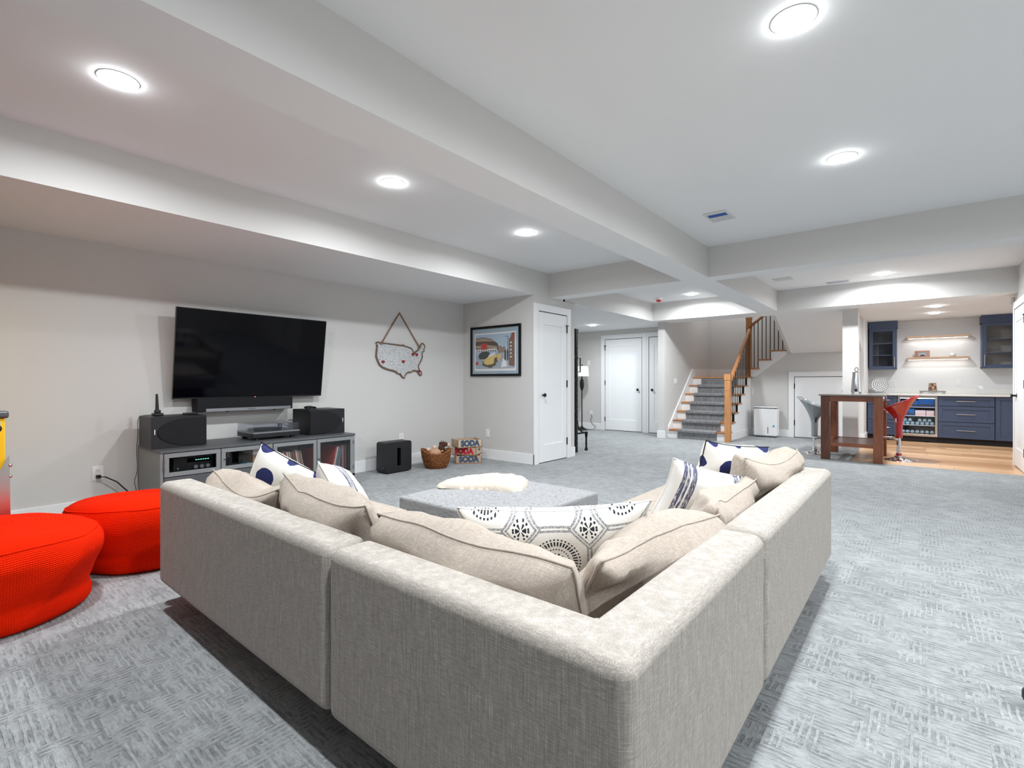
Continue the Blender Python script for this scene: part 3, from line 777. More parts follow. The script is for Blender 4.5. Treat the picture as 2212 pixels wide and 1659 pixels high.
# ------------------------------------------------------------ ottoman and throw
ot = thing('ottoman', (-2.05, 2.375, 0), 'square low ottoman in pale grey tweed in front of the sofa', 'ottoman')
rbox('top_cushion', 'tweed', ot, (-2.50, -1.60, 1.93, 2.82, .245, .395), .055, 6, .030)
M().box(-2.40, -1.70, 2.03, 2.72, .05, .246).build('plinth', 'ottbase', ot)
for x in (-2.3, -1.8):
    for y in (2.12, 2.62): M().cyl((x, y, 0), (x, y, .05), .03, n=14).build('foot', 'feet', ot)
bm = bmesh.new(); nU, nV = 64, 48; g = {}
tc = (-2.24, 2.44); ang = math.radians(48)
TPOLY = [(-2.437, 2.178), (-2.50, 2.40), (-2.45, 2.58), (-2.38, 2.70), (-2.28, 2.76), (-2.16, 2.75), (-2.05, 2.67), (-1.96, 2.53), (-1.91, 2.417), (-1.943, 2.355), (-2.077, 2.313), (-2.24, 2.231), (-2.355, 2.172)]
tc = (-2.2, 2.46)
def throw_r(a):
    d = Vector((math.cos(a), math.sin(a))); best = .2
    for i in range(len(TPOLY)):
        p = Vector(TPOLY[i]) - Vector(tc); q = Vector(TPOLY[(i + 1) % len(TPOLY)]) - Vector(tc); e_ = q - p
        den = d.x * e_.y - d.y * e_.x
        if abs(den) < 1e-9: continue
        t_ = (p.x * e_.y - p.y * e_.x) / den; u_ = (p.x * d.y - p.y * d.x) / den
        if t_ > 0 and -1e-6 <= u_ <= 1 + 1e-6: best = t_
    return best
def throw_pt(a, r, top):
    R0 = throw_r(a) * (1 + .03 * noise.noise((math.cos(a) * 9, math.sin(a) * 9, 3)))
    X = tc[0] + R0 * r * math.cos(a); Y = tc[1] + R0 * r * math.sin(a)
    e_ = (1 - r ** 8)
    # one folded-over edge makes the front half a little higher, with a crease
    f_ = .016 * math.exp(-((Y - (2.36 + .25 * (X + 2.2))) / .05) ** 2)
    z = .422 + (.034 * e_ ** .5 + (f_ * .6 + .012 * noise.noise((X * 8, Y * 8, 1))) * e_ + .007 * noise.noise((X * 40, Y * 40, 2)) + .009 * noise.noise((X * 85, Y * 85, 5)) if top else 0)
    return (X, Y, z)
rings = []
for k in range(1, 25):
    rings.append([bm.verts.new(throw_pt(2 * PI * i / 96, k / 24, True)) for i in range(96)])
c0 = bm.verts.new(throw_pt(0, 0, True))
for i in range(96): bm.faces.new([c0, rings[0][i], rings[0][(i + 1) % 96]])
for A, B in zip(rings, rings[1:]):
    for i in range(96): bm.faces.new([A[i], B[i], B[(i + 1) % 96], A[(i + 1) % 96]])
low = [bm.verts.new(throw_pt(2 * PI * i / 96, 1.0, False)) for i in range(96)]
for i in range(96): bm.faces.new([rings[-1][i], low[i], low[(i + 1) % 96], rings[-1][(i + 1) % 96]])
bm.faces.new(low[::-1])
me = bpy.data.meshes.new('throw_blanket'); bmesh.ops.recalc_face_normals(bm, faces=bm.faces); bm.to_mesh(me); bm.free(); me.materials.append(MT['throw'])
for p in me.polygons: p.use_smooth = True
tb = bpy.data.objects.new('throw_blanket', me); C.objects.link(tb); tag(tb, 'folded cream fleece throw lying on the ottoman', 'blanket')

# ------------------------------------------------------------ red poufs
def pouf(cx, cy, r, h, label, seed, tilt=(0, 0), lean=0.0):
    bm = bmesh.new(); uvl = bm.loops.layers.uv.new('UVMap'); NR, NA = 40, 72; V = []
    KP = [(.002, .0), (.55, .0), (.80, .006), (.885, .05), (.905, .14), (.885, .235), (.915, .32), (.975, .48), (1.0, .63), (.985, .76), (.92, .875), (.80, .945), (.60, .985), (.32, 1.0), (.002, 1.0)]
    def prof(t_):
        f_ = t_ * (len(KP) - 1); i = min(int(f_), len(KP) - 2); u_ = f_ - i
        P0, P1, P2, P3 = KP[max(i - 1, 0)], KP[i], KP[i + 1], KP[min(i + 2, len(KP) - 1)]
        return [.5 * (2 * P1[q] + (P2[q] - P0[q]) * u_ + (2 * P0[q] - 5 * P1[q] + 4 * P2[q] - P3[q]) * u_ * u_ + (3 * P1[q] - P0[q] - 3 * P2[q] + P3[q]) * u_ ** 3) for q in (0, 1)]
    for k in range(NR + 1):
        row = []; rr, zz = prof(k / NR)
        for i in range(NA):
            a = 2 * PI * i / NA
            q = Vector((math.cos(a) * rr, math.sin(a) * rr, zz * 2 - 1))
            nz = noise.noise(q * 1.3 + Vector((seed, 0, 0))) * .05 + noise.noise(q * 3 + Vector((0, seed, 0))) * .02
            x = cx + q.x * r * (1 + nz); y = cy + q.y * r * (1 + nz)
            z = h * (zz + (.035 * math.sin(a * 2 + seed) * math.exp(-((zz - .235) / .1) ** 2)))
            z += (tilt[0] * q.x + tilt[1] * q.y) * zz * h + .02 * noise.noise((q.x * 2.2, q.y * 2.2, seed * 2.0)) * max(0, zz - .6) / .4
            row.append(bm.verts.new((x, y, max(z, .002))))
        V.append(row)
    for k in range(NR):
        for i in range(NA):
            j = (i + 1) % NA
            try: f = bm.faces.new([V[k][i], V[k][j], V[k + 1][j], V[k + 1][i]])
            except ValueError: continue
            for lp_, (uu, vv) in zip(f.loops, ((i / NA, k / NR), ((i + 1) / NA, k / NR), ((i + 1) / NA, (k + 1) / NR), (i / NA, (k + 1) / NR))): lp_[uvl].uv = (uu, vv)
    bmesh.ops.recalc_face_normals(bm, faces=bm.faces)
    me = bpy.data.meshes.new('knitted_pouf'); bm.to_mesh(me); 
    seam = [V[int(NR * .70)][i % NA].co.copy() * 1.0 for i in range(NA + 1)]
    bm.free(); me.materials.append(MT['knit'])
    for p in me.polygons: p.use_smooth = True
    o = bpy.data.objects.new('knitted_pouf', me); C.objects.link(o); tag(o, label, 'pouf', 'red knitted poufs')
    mm = M(); mm.tube(seam, .004, 6); s_ = mm.build('seam', 'knit', o, smooth='all', off=(0, 0, 0))
    return o
pouf(-3.41, .235, .420, .42, 'bright red knitted pouf at the left edge of the picture, nearest the camera', 1.3)
pouf(-3.81, .985, .430, .40, 'bright red knitted pouf pushed between the sofa arm and the wall outlet', 4.1, (0.10, -.05))

# ------------------------------------------------------------ pinball machine at the left edge
pb = thing('pinball_machine', (-4.55, .08, 0), 'yellow pinball machine with chrome leg at the left edge', 'pinball machine')
PX = -3.885; PY = .335
M().prism([(PX, -.2, .52), (PX, PY, .52), (PX, PY, .905), (PX, -.2, .905)], (-1.25, 0, 0)).build('cabinet', 'yellow', pb, bevel=.004, seg=1)
M().box(PX - .05, PX + .012, -.215, PY + .015, .905, .945).build('lockdown_bar', 'greybar', pb, bevel=.012, seg=3)
M().box(PX - 1.25, PX - .05, -.19, PY - .01, .91, .925).build('playfield_glass', 'glassdark', pb)
M().box(-5.2, -4.85, -.22, PY - .02, .93, 1.75).build('backbox', 'yellow', pb)
for yy, sg in ((PY, 1), (-.2, -1)):
    M().prism([(PX + .012, yy + sg * .012, .70), (PX + .012, yy - sg * .03, .60), (PX + .03, yy - sg * .035, .03), (PX + .03, yy + sg * .02, .03)], (-.004, 0, 0)).prism([(PX + .012, yy + sg * .012, .70), (PX - .05, yy + sg * .012, .60), (PX - .03, yy + sg * .02, .03), (PX + .03, yy + sg * .02, .03)], (0, sg * .004, 0)).build('leg', 'stainless', pb)
    for zz in (.585, .645):
        M().sphere((PX + .006, yy + sg * .018, zz), .011, n=10).build('leg_bolt', 'chrome', pb, smooth='all')
    M().cyl((PX, yy - sg * .01, 0), (PX, yy - sg * .01, .03), .02, n=12).build('leg_foot', 'rubber', pb)
    M().prism([(-5.1, yy + sg * .004, .55), (-5.04, yy + sg * .004, .55), (-5.04, yy + sg * .01, .0), (-5.1, yy + sg * .01, .0)], (0, .003, 0)).build('leg', 'stainless', pb)
pl = M(); pl.prism([(PX + .001, PY - .015, .885), (PX + .001, PY - .07, .88), (PX + .001, PY - .06, .81), (PX + .001, PY - .03, .805)], (.006, 0, 0)); pl.cyl((PX, PY - .045, .855), (PX + .07, PY - .042, .855), .010, n=12)
po = pl.build('plunger', 'chrome', pb); M().sphere((PX + .085, PY - .04, .855), .022, n=14).build('knob', 'rubber', po, smooth='all')
M().sphere((PX + .02, PY - .055, .75), .024, .022, .018, n=12).build('lock_handle', 'rubber', pb, smooth='all')
MF = lambda y_, z_: basis((PX + .0015, y_, z_), (0, 1, 0), (0, 0, 1), (1, 0, 0))
text_mesh('5', .05, 'black_ink', 'number_print', .0005, .002, pb, MF(PY - .040, .715), 1.2)
text_mesh('P', .03, 'black_ink', 'letter_print', .0005, .001, pb, MF(PY - .077, .713), 1.2)
M().prism([(PX + .0005, PY - .12, .66), (PX + .0005, PY - .055, .69), (PX + .0005, PY - .03, .64), (PX + .0005, PY - .045, .58), (PX + .0005, PY - .12, .56)], (.0015, 0, 0)).build('artwork_print', 'pinkart', pb)
M().prism([(PX + .0005, PY - .12, .575), (PX + .0005, PY - .05, .545), (PX + .0005, PY - .05, .53), (PX + .0005, PY - .12, .555)], (.002, 0, 0)).build('artwork_print', 'redpaint', pb)
M().tube([(PX + .002, PY - .095, .655), (PX + .002, PY - .08, .675), (PX + .002, PY - .062, .66), (PX + .002, PY - .055, .63), (PX + .002, PY - .07, .605), (PX + .002, PY - .055, .585)], .002, 5).build('artwork_print', 'black_ink', pb)

# ------------------------------------------------------------ object cut off at the right edge
bo = tag(M().lathe([(.005, 0), (.032, .004), (.045, .03), (.045, .05), (.032, .078), (.012, .088)], (.312, 2.42, 0), 24).build('floor_glider', 'rubber', smooth=True, angle=60), 'small round black rubber foot on the carpet at the right edge', 'rubber foot')

# ============================================================ TELEVISION WALL
tv = thing('television', (-5.2, 2.205, .94), 'large black flat television mounted on the left wall', 'television')
YT0, YT1 = 1.490, 2.922; b0 = Vector((-5.165, 0, .945)); t0 = Vector((-5.05, 0, 1.767))
def tvp(y_, k, n_): # k 0..1 up the screen, n_ out along the normal
    p = b0.lerp(t0, k); d = (t0 - b0).normalized(); nn = Vector((d.z, 0, -d.x)); q = p + nn * n_; return (q.x, y_, q.z)
def tvbox(mm, ya, yb, k0, k1, n0, n1):
    c = [tvp(y_, k, n_) for n_ in (n0, n1) for y_ in (ya, yb) for k in (k0, k1)]
    v = [mm.bm.verts.new(p) for p in c]
    for q in ((0, 1, 3, 2), (4, 6, 7, 5), (0, 4, 5, 1), (2, 3, 7, 6), (0, 2, 6, 4), (1, 5, 7, 3)): mm._f([v[i] for i in q])
    return mm
tvbox(M(), YT0, YT1, 0, 1, -.018, -.001).build('case', 'silver', tv, bevel=.002, seg=1)
tvbox(M(), YT0 + .002, YT1 - .002, .002, .998, -.001, .003).build('bezel', 'blackp', tv)
tvbox(M(), YT0 + .008, YT1 - .008, .018, .992, .003, .0036).build('screen', 'screen', tv)
tvbox(M(), YT0 + .3, YT1 - .3, .12, .5, -.05, -.018).build('rear_housing', 'blackp', tv)
M().box(-5.258, -5.18, 2.05, 2.36, 1.2, 1.5).build('wall_mount', 'blackp', tv)
tvbox(M(), 2.203, 2.213, .006, .012, .003, .005).build('standby_light', 'ledred', tv)
sb = thing('soundbar', (-5.17, 2.12, .815), 'long black soundbar with silver strip under the television', 'soundbar')
M().box(-5.24, -5.105, 1.672, 2.568, .822, .948).build('body', 'grille', sb, bevel=.008, seg=3)
M().prism([(-5.105, 1.745, .823), (-5.105, 2.545, .823), (-5.105, 2.545, .853), (-5.105, 1.745, .853)], (.004, 0, 0)).build('silver_strip', 'silver', sb, bevel=.0015, seg=1)
text_mesh('SONOS', .017, 'black_ink', 'logo_lettering', .0003, .0, sb, basis((-5.1005, 2.15, .838), (0, 1, 0), (0, 0, 1), (1, 0, 0)), 1.3)
for yy in (1.95, 2.4): M().cyl((-5.16, yy, .812), (-5.16, yy, .823), .012, n=12).build('foot', 'rubber', sb)
M().box(-5.26, -5.23, 2.0, 2.25, .83, .93).build('wall_bracket', 'blackp', sb)

# ---- media console
CX0, CX1, CY0, CY1, CZ = -5.205, -4.62, 1.255, 2.995, .557
mc = thing('media_console', ((CX0 + CX1) / 2, 2.125, 0), 'low grey metal media console with glass doors and wheels', 'console')
zb = .115
M().box(CX0, CX1 + .006, CY0 - .004, CY1 + .004, CZ - .022, CZ).build('top', 'steeldark', mc, bevel=.002, seg=1)
M().box(CX0, CX1, CY0, CY1, zb, zb + .018).build('bottom_panel', 'steeldark', mc)
M().box(CX0, CX0 + .012, CY0, CY1, zb, CZ - .022).build('back_panel', 'steeldark', mc)
M().box(CX0, CX1 - .025, CY0, CY0 + .014, zb, CZ - .022).build('side_panel', 'steel', mc)
M().box(CX0, CX1 - .025, CY1 - .014, CY1, zb, CZ - .022).build('side_panel', 'steel', mc)
for y_ in (CY0, CY1 - .022): M().box(CX1 - .025, CX1, y_, y_ + .022, zb - .03, CZ - .022).build('corner_post', 'steel', mc)
M().box(CX1 - .025, CX1, 2.112, 2.134, zb, CZ - .022).build('centre_post', 'steel', mc)
M().box(CX0 + .012, CX1 - .03, 2.116, 2.130, zb, CZ - .022).build('divider', 'steeldark', mc)
M().box(CX0 + .012, CX1 - .03, CY0 + .014, 2.116, .335, .347).build('inner_shelf', 'steeldark', mc)
M().box(CX1 - .025, CX1, CY0, CY1, zb, zb + .022).build('bottom_rail', 'steel', mc)
def cdoor(y0, y1, z0, z1, latch, hinge):
    fr = M(); w_ = .034; xa, xb = CX1 - .006, CX1 + .010
    fr.box(xa, xb, y0, y1, z1 - w_, z1); fr.box(xa, xb, y0, y1, z0, z0 + w_); fr.box(xa, xb, y0, y0 + w_, z0 + w_, z1 - w_); fr.box(xa, xb, y1 - w_, y1, z0 + w_, z1 - w_)
    d = fr.build('door', 'steel', mc, bevel=.0015, seg=1)
    M().box(CX1, CX1 + .003, y0 + w_, y1 - w_, z0 + w_, z1 - w_).build('pane', 'glassdark', d)
    for zz in (z1 - .08, z0 + .05): M().box(xa, xb + .003, hinge - .005, hinge + .005, zz, zz + .035).build('hinge', 'steeldark', d)
    if latch: M().tube([(xb, latch, (z0 + z1) / 2), (xb + .014, latch, (z0 + z1) / 2), (xb + .016, latch + .02, (z0 + z1) / 2)], .004, 8).build('latch', 'black', d)
cdoor(1.280, 1.690, .345, .530, None, 1.280); cdoor(1.696, 2.108, .345, .530, 1.715, 2.108)
cdoor(2.138, 2.562, .140, .530, None, 2.138); cdoor(2.568, 2.972, .140, .530, 2.575, 2.972)
for y0, y1 in ((1.280, 1.690), (1.696, 2.108)):
    d = M().box(CX1 - .012, CX1 + .006, y0, y1, .142, .338).build('drawer', 'steeldark', mc, bevel=.002, seg=1)
    M().cyl((CX1 + .006, (y0 + y1) / 2, .24), (CX1 + .03, (y0 + y1) / 2, .24), .01, n=12).build('drawer_pull', 'black', d)
for x in (CX0 + .05, CX1 - .03):
    for y in (CY0 + .04, CY1 - .03):
        wh = M().cyl((x, y, .04), (x, y, zb), .012, n=10).build('caster_fork', 'black', mc)
        M().cyl((x - .004, y - .013, .034), (x + .0, y + .013, .034), .034, n=20).build('caster_wheel', 'steeldark', wh, smooth=True)
# contents
ar = thing('av_receiver', (-4.86, 1.50, .347), 'black hi-fi receiver with green display behind the first glass door', 'receiver')
M().box(-5.08, -4.68, 1.36, 1.655, .352, .485).build('body', 'blackp', ar, bevel=.003, seg=1)
for yy in (1.40, 1.62): M().cyl((-4.72, yy, .347), (-4.72, yy, .353), .015, n=12).build('foot', 'rubber', ar)
M().box(-4.68, -4.677, 1.46, 1.64, .435, .470).build('display', 'screen', ar)
for k in range(6): M().box(-4.677, -4.6765, 1.52 + k * .018, 1.532 + k * .018, .449, .456).build('display_digit', 'ledgreen', ar)
for yy, r in ((1.39, .007), (1.52, .016), (1.565, .016), (1.61, .016)): M().cyl((-4.68, yy, .395), (-4.662, yy, .395), r, n=18).build('dial', 'silver', ar, smooth=True)
gb = thing('game_console', (-4.78, 1.77, .347), 'black box with silver crossed emblem behind the second glass door', 'game console')
M().box(-5.0, -4.68, 1.735, 1.81, .348, .49).build('body', 'blackp', gb, bevel=.003, seg=1)
e1 = M(); 
for sg in (1, -1): e1.prism([(-4.679, 1.772 - sg * .016, .485), (-4.679, 1.772 - sg * .010, .485), (-4.679, 1.772 + sg * .016, .440), (-4.679, 1.772 + sg * .010, .440)], (.002, 0, 0))
e1.build('emblem', 'silver', gb)
tc_ = M(); random.seed(5)
for k in range(5): tc_.tube([(-4.70 + .03 * random.random(), 1.87 + .10 * random.random(), .355 + .02 * random.random()) for _ in range(6)], .006, 6)
tag(tc_.build('coiled_cable', 'teal', smooth='all'), 'teal coiled cable on the console shelf behind the second glass door', 'cable')
cb = thing('card_box', (-4.75, 2.03, .347), 'small tan and white card box behind the second glass door', 'box')
M().box(-4.9, -4.68, 1.985, 2.075, .348, .44).build('lower_half', 'card', cb); M().box(-4.9, -4.682, 1.986, 2.074, .44, .495).build('upper_half', 'paper', cb)
# records
RC = [('cream', (214, 204, 188)), ('rose', (196, 150, 150)), ('grey', (120, 118, 120)), ('rust', (150, 84, 66)), ('white', (226, 224, 222)), ('teal', (84, 122, 138)), ('brown', (110, 84, 66)), ('black', (44, 42, 46)), ('red', (178, 62, 60)), ('tan', (190, 166, 136))]
for nm, c in RC: MT['rec_' + nm] = plain('sleeve_' + nm, c, 0.5, var=.12, scale=30)
rr_ = random.Random(11); CNT = {}
def record(y, lean, zbot, door_txt):
    nm = rr_.choice(RC)[0]; t_ = .0055 + .004 * rr_.random(); h = .30 + .008 * rr_.random(); x1 = -4.66 - .02 * rr_.random()
    dy = h * math.sin(lean); dz = h * math.cos(lean)
    o = M().prism([(x1, y, zbot), (x1, y + t_, zbot), (x1, y + t_ + dy, zbot + dz), (x1, y + dy, zbot + dz)], (-.31, 0, 0)).build('record_sleeve', 'rec_' + nm)
    CNT[door_txt] = CNT.get(door_txt, -1) + 1
    tag(o, '%s record sleeve, %s behind the %s glass door' % (nm, nth(CNT[door_txt]), door_txt), 'record', 'records in the media console')
    return t_
y = 2.24; 
while y < 2.49: y += record(y, -.16 if y < 2.44 else -.2, .134, 'third') + .0012
y = 2.60
for k in range(4): y += record(y, -.16, .134, 'fourth') + .0015
y = 2.735
while y < 2.86: y += record(y, .22 - .22 * max(0, (y - 2.80)) / .06, .134, 'fourth') + .0012
y = 2.885
while y < 2.955: y += record(y, .0, .134, 'fourth') + .0012
# speakers on the console
def spk(y0, y1, flip, label):
    t = thing('bookshelf_speaker', (-4.95, (y0 + y1) / 2, CZ), label, 'speaker', 'black speakers lying on the media console')
    z0, z1, xf = CZ + .001, .815, -4.78
    M().box(-5.12, xf, y0, y1, z0, z1).build('cabinet', 'speaker', t, bevel=.002, seg=1)
    pts = []; n = 40; yc0 = y0 + .04 if not flip else y1 - .04; L = (y1 - y0) - .045
    for i in range(n + 1):
        a = PI * i / n; k = math.sin(a) ** .8; zc = (z0 + z1) / 2; hz = (z1 - z0) / 2 - .012
        s_ = 1 - (1 - abs(1 - 2 * i / n) ** 2.2)
        yy = yc0 + (L * (1 - math.sin(a) ** 1.0) if False else 0)
        pts.append((a, k))
    poly = []
    for i in range(n + 1):
        v = -1 + 2 * i / n; poly.append((L * (1 - (1 - v * v) ** .62) * .62, v))
    P = [(xf, (yc0 + (d if not flip else -d)), (z0 + z1) / 2 + v * ((z1 - z0) / 2 - .012)) for d, v in poly]
    ye = y1 - .006 if not flip else y0 + .006
    P += [(xf, ye, P[-1][2]), (xf, ye, P[0][2])]
    M().prism(P, (.010, 0, 0)).build('grille', 'grille', t, bevel=.004, seg=2)
    yl = y0 + .022 if not flip else y1 - .022
    M().box(xf, xf + .001, yl - .003, yl + .003, .675, .715).build('logo_badge', 'plate', t)
spk(1.240, 1.640, False, 'black speaker on its side at the left end of the console')
spk(2.575, 2.975, True, 'black speaker on its side at the right end of the console')
ph = thing('cordless_phone', (-5.0, 1.34, .815), 'black cordless handset standing in its cradle on the left speaker', 'phone')
M().box(-5.04, -4.96, 1.305, 1.375, .816, .838).build('cradle', 'blackp', ph, bevel=.006, seg=2)
M().box(-5.02, -4.985, 1.318, 1.362, .838, .865).build('cradle_back', 'blackp', ph, bevel=.006, seg=2)
M().prism([(-5.012, 1.325, .855), (-5.012, 1.352, .855), (-5.012, 1.343, 1.0), (-5.012, 1.328, 1.0)], (.016, 0, 0)).build('handset', 'blackp', ph, bevel=.004, seg=2)
tag(M().box(-5.02, -4.98, 1.53, 1.64, .8165, .83).build('remote_control', 'blackp', bevel=.004, seg=2), 'black remote control on the left speaker', 'remote control')
gp = thing('game_controller', (-5.02, 2.70, .815), 'black game controller on the right speaker', 'controller')
M().sphere((-5.02, 2.70, .832), .03, .055, .014, 16).build('body', 'blackp', gp, smooth='all')
for sg in (1, -1): M().sphere((-4.985, 2.70 + sg * .045, .828), .03, .018, .011, 12).build('grip', 'blackp', gp, smooth='all')
# turntable
tt = thing('turntable', (-4.92, 2.24, CZ), 'black and silver record player with clear lid on the console', 'turntable')
ty0, ty1, tx0, tx1 = 2.015, 2.455, -5.10, -4.745
M().box(tx0, tx1, ty0, ty1, .580, .618).build('plinth', 'speaker', tt, bevel=.004, seg=2)
M().box(tx0, tx1 + .003, ty0 - .002, ty1 + .002, .618, .632).build('deck', 'silver', tt, bevel=.002, seg=1)
for x in (tx0 + .05, tx1 - .05):
    for y in (ty0 + .05, ty1 - .05): M().cyl((x, y, CZ), (x, y, .581), .026, .022, 18).build('foot', 'rubber', tt)
M().cyl((-4.93, 2.20, .632), (-4.93, 2.20, .650), .150, n=40).build('platter', 'blackp', tt, smooth=True)
M().tube([(-5.04, 2.40, .672), (-4.95, 2.405, .674), (-4.84, 2.38, .668), (-4.80, 2.355, .662)], .004, 8).build('tonearm', 'chrome', tt, smooth='all')
M().cyl((-5.04, 2.40, .632), (-5.04, 2.40, .68), .02, n=16).build('tonearm_base', 'silver', tt, smooth=True)
lid = M(); a = .003
for b in ((tx0 + .004, tx0 + .004 + a, ty0 + .004, ty1 - .004, .633, .703), (tx1 - .004 - a, tx1 - .004, ty0 + .004, ty1 - .004, .633, .703), (tx0 + .004, tx1 - .004, ty0 + .004, ty0 + .004 + a, .633, .703), (tx0 + .004, tx1 - .004, ty1 - .004 - a, ty1 - .004, .633, .703), (tx0 + .004, tx1 - .004, ty0 + .004, ty1 - .004, .703, .706)): lid.box(*b)
lid.build('dust_cover', 'acrylic', tt)

# ---- outlets, switches and leads
def plate(T, s0, s1, z0, z1, label, kind='outlet', group='white wall plates'):
    c = T((s0 + s1) / 2, 0, z0); t = thing('wall_' + kind, c, label, kind, group)
    M().box(s0, s1, 0, .006, z0, z1, T).build('cover_plate', 'plate', t, bevel=.002, seg=1)
    sm = (s0 + s1) / 2; zm = (z0 + z1) / 2
    if kind == 'outlet':
        for dz in (.024, -.024):
            so = M().box(sm - .017, sm + .017, .006, .0075, zm + dz - .014, zm + dz + .014, T).build('socket', 'plate', t)
            sl_ = M(); sl_.box(sm - .009, sm - .006, .0075, .008, zm + dz - .003, zm + dz + .007, T); sl_.box(sm + .006, sm + .009, .0075, .008, zm + dz - .003, zm + dz + .007, T); sl_.box(sm - .002, sm + .002, .0075, .008, zm + dz - .010, zm + dz - .006, T); sl_.build('slots', 'black_ink', so)
    else:
        n = max(1, round((s1 - s0) / .075))
        for k in range(n):
            c_ = s0 + (s1 - s0) * (k + .5) / n
            M().box(c_ - .017, c_ + .017, .006, .010, zm - .033, zm + .033, T).build('rocker', 'plate', t, bevel=.001, seg=1)
    return t
plate(TX(-5.26), .955, 1.03, .287, .405, 'white outlet with a black plug left of the media console')
plate(TX(-5.26), 4.065, 4.14, .305, .425, 'white outlet on the wall above the black subwoofer')
plate(TY(5.25), -4.81, -4.733, .308, .425, 'blank white wall plate beside the stacked soda crates', 'switch')
plate(TX(-3.83), 9.80, 9.93, 1.05, 1.165, 'white double switch plate on the stairwell wall', 'switch')
plate(TY(10.05), -6.0, -5.93, 1.47, 1.59, 'white light switch on the hall wall above the lamp', 'switch')
plate(TY(10.05), -5.93, -5.86, .31, .425, 'white outlet on the hall wall by the floor lamp')
plate(TY(12.25), .50, .575, 1.02, 1.135, 'white wall plate above the bar counter right of the carved box', 'switch')
plate(TY(12.25), -.44, -.365, 1.0, 1.115, 'white outlet behind the glass platter on the bar')
def cable(name, pts, r, label, mat='black', n=6):
    # smooth the polyline
    P = [Vector(p) for p in pts]
    for _ in range(2):
        Q = [P[0]]
        for a, b in zip(P, P[1:]): Q += [a.lerp(b, .25), a.lerp(b, .75)]
        P = Q + [P[-1]]
    return tag(M().tube(P, r, n).build(name, mat, smooth='all'), label, 'cable')
pg = thing('power_cord', (-5.24, .99, .322), 'black power cord plugged into the outlet left of the console', 'cable')
M().box(-5.252, -5.215, .977, 1.008, .31, .335).build('plug', 'rubber', pg, bevel=.004, seg=2)
P = [Vector(p) for p in ((-5.215, .992, .322), (-5.19, 1.03, .318), (-5.17, 1.10, .27), (-5.15, 1.17, .18), (-5.14, 1.22, .08), (-5.14, 1.25, .03))]
M().tube(P, .0055, 8).build('lead', 'rubber', pg, smooth='all')
cable('phone_lead', [(-5.06, 1.335, .822), (-5.10, 1.25, .818), (-5.13, 1.232, .79), (-5.14, 1.238, .66), (-5.16, 1.23, .52), (-5.15, 1.24, .35), (-5.17, 1.215, .25), (-5.16, 1.24, .15), (-5.17, 1.20, .02)], .0022, 'thin black lead hanging down the left end of the media console')
cable('subwoofer_lead', [(-5.25, 4.10, .345), (-5.22, 4.10, .345), (-5.20, 4.09, .34), (-5.17, 4.06, .30), (-5.17, 4.0, .2), (-5.17, 3.9, .05)], .004, 'black lead from the wall outlet down behind the subwoofer')

# ---- subwoofer, basket, crates
sw = thing('subwoofer', (-4.98, 3.77, 0), 'glossy black square subwoofer with slot on the carpet below the wall map', 'subwoofer')
m = M(); sy0, sy1, sx0, sx1, sz = 3.585, 3.965, -5.09, -4.88, .375
sf = M(); yc, zc_ = (sy0 + sy1) / 2, .20
for b in ((sy0, yc - .027, .012, sz), (yc + .027, sy1, .012, sz), (yc - .027, yc + .027, .012, .085), (yc - .027, yc + .027, .300, sz)): sf.box(sx0, sx1, b[0], b[1], b[2], b[3])
bmesh.ops.remove_doubles(sf.bm, verts=sf.bm.verts, dist=.0001)
M().box(sx0, sx1 - .04, sy0, sy1, .012, sz).build('core', 'speaker', sw, bevel=.03, seg=4)
fr2 = M(); ro = []
def rrect(y0, y1, z0, z1, r, k=5):
    pts = []
    for cy, cz, a0 in ((y1 - r, z1 - r, 0), (y0 + r, z1 - r, 90), (y0 + r, z0 + r, 180), (y1 - r, z0 + r, 270)):
        for i in range(k): a = math.radians(a0 + 90 * i / (k - 1)); pts.append((cy + r * math.cos(a), cz + r * math.sin(a)))
    return pts
O = rrect(sy0, sy1, .012, sz, .03); I = rrect(yc - .026, yc + .026, .085, .300, .006)
for x, rev in ((sx1, 0), (sx1 - .06, 1)):
    pass
vo = [[fr2.bm.verts.new((x, p[0], p[1])) for p in O] for x in (sx1, sx1 - .06)]; vi = [[fr2.bm.verts.new((x, p[0], p[1])) for p in I] for x in (sx1, sx1 - .06)]
fr2.bridge(vo[0], vo[1]); fr2.bridge(vi[0], vi[1]); fr2.bridge(vo[0], vi[0]); fr2.bridge(vo[1], vi[1])
fr2.build('front_panel', 'speaker', sw, smooth=True, angle=30)
M().box(sx1 - .045, sx1 - .04, yc - .03, yc + .03, .08, .305).build('slot_back', 'grille', sw)
for y in (sy0 + .05, sy1 - .05): M().box(sx0 + .02, sx1 - .02, y - .015, y + .015, 0, .013).build('foot', 'rubber', sw)
M().sphere((sx0 + .16, sy0 - .0005, .075), .006, .002, .006, 8).build('status_light', 'silver', sw)

bk = thing('wicker_basket', (-4.80, 4.30, 0), 'round brown wicker basket of soft toys beside the soda crates', 'basket')
NB = 48; bmk = M(); prof = [(.085, 0), (.12, .004), (.148, .05), (.170, .12), (.182, .19), (.186, .225), (.178, .225), (.172, .19), (.158, .12), (.135, .05), (.08, .015)]
rg = []
for r, z in prof:
    row = []
    for i in range(NB):
        a = 2 * PI * i / NB; dip = .028 * math.cos(2 * (a - math.radians(-130))) * max(0, z / .225) ** 2
        row.append(bmk.bm.verts.new((-4.80 + r * math.cos(a) * (1 + .012 * math.sin(i * PI)), 4.30 + r * math.sin(a), z + dip)))
    rg.append(row)
for A, B in zip(rg, rg[1:]): bmk.bridge(A, B)
bmk._f(rg[0][::-1]); bmk._f(rg[-1])
bmk.build('bowl', 'wicker', bk, smooth='all')
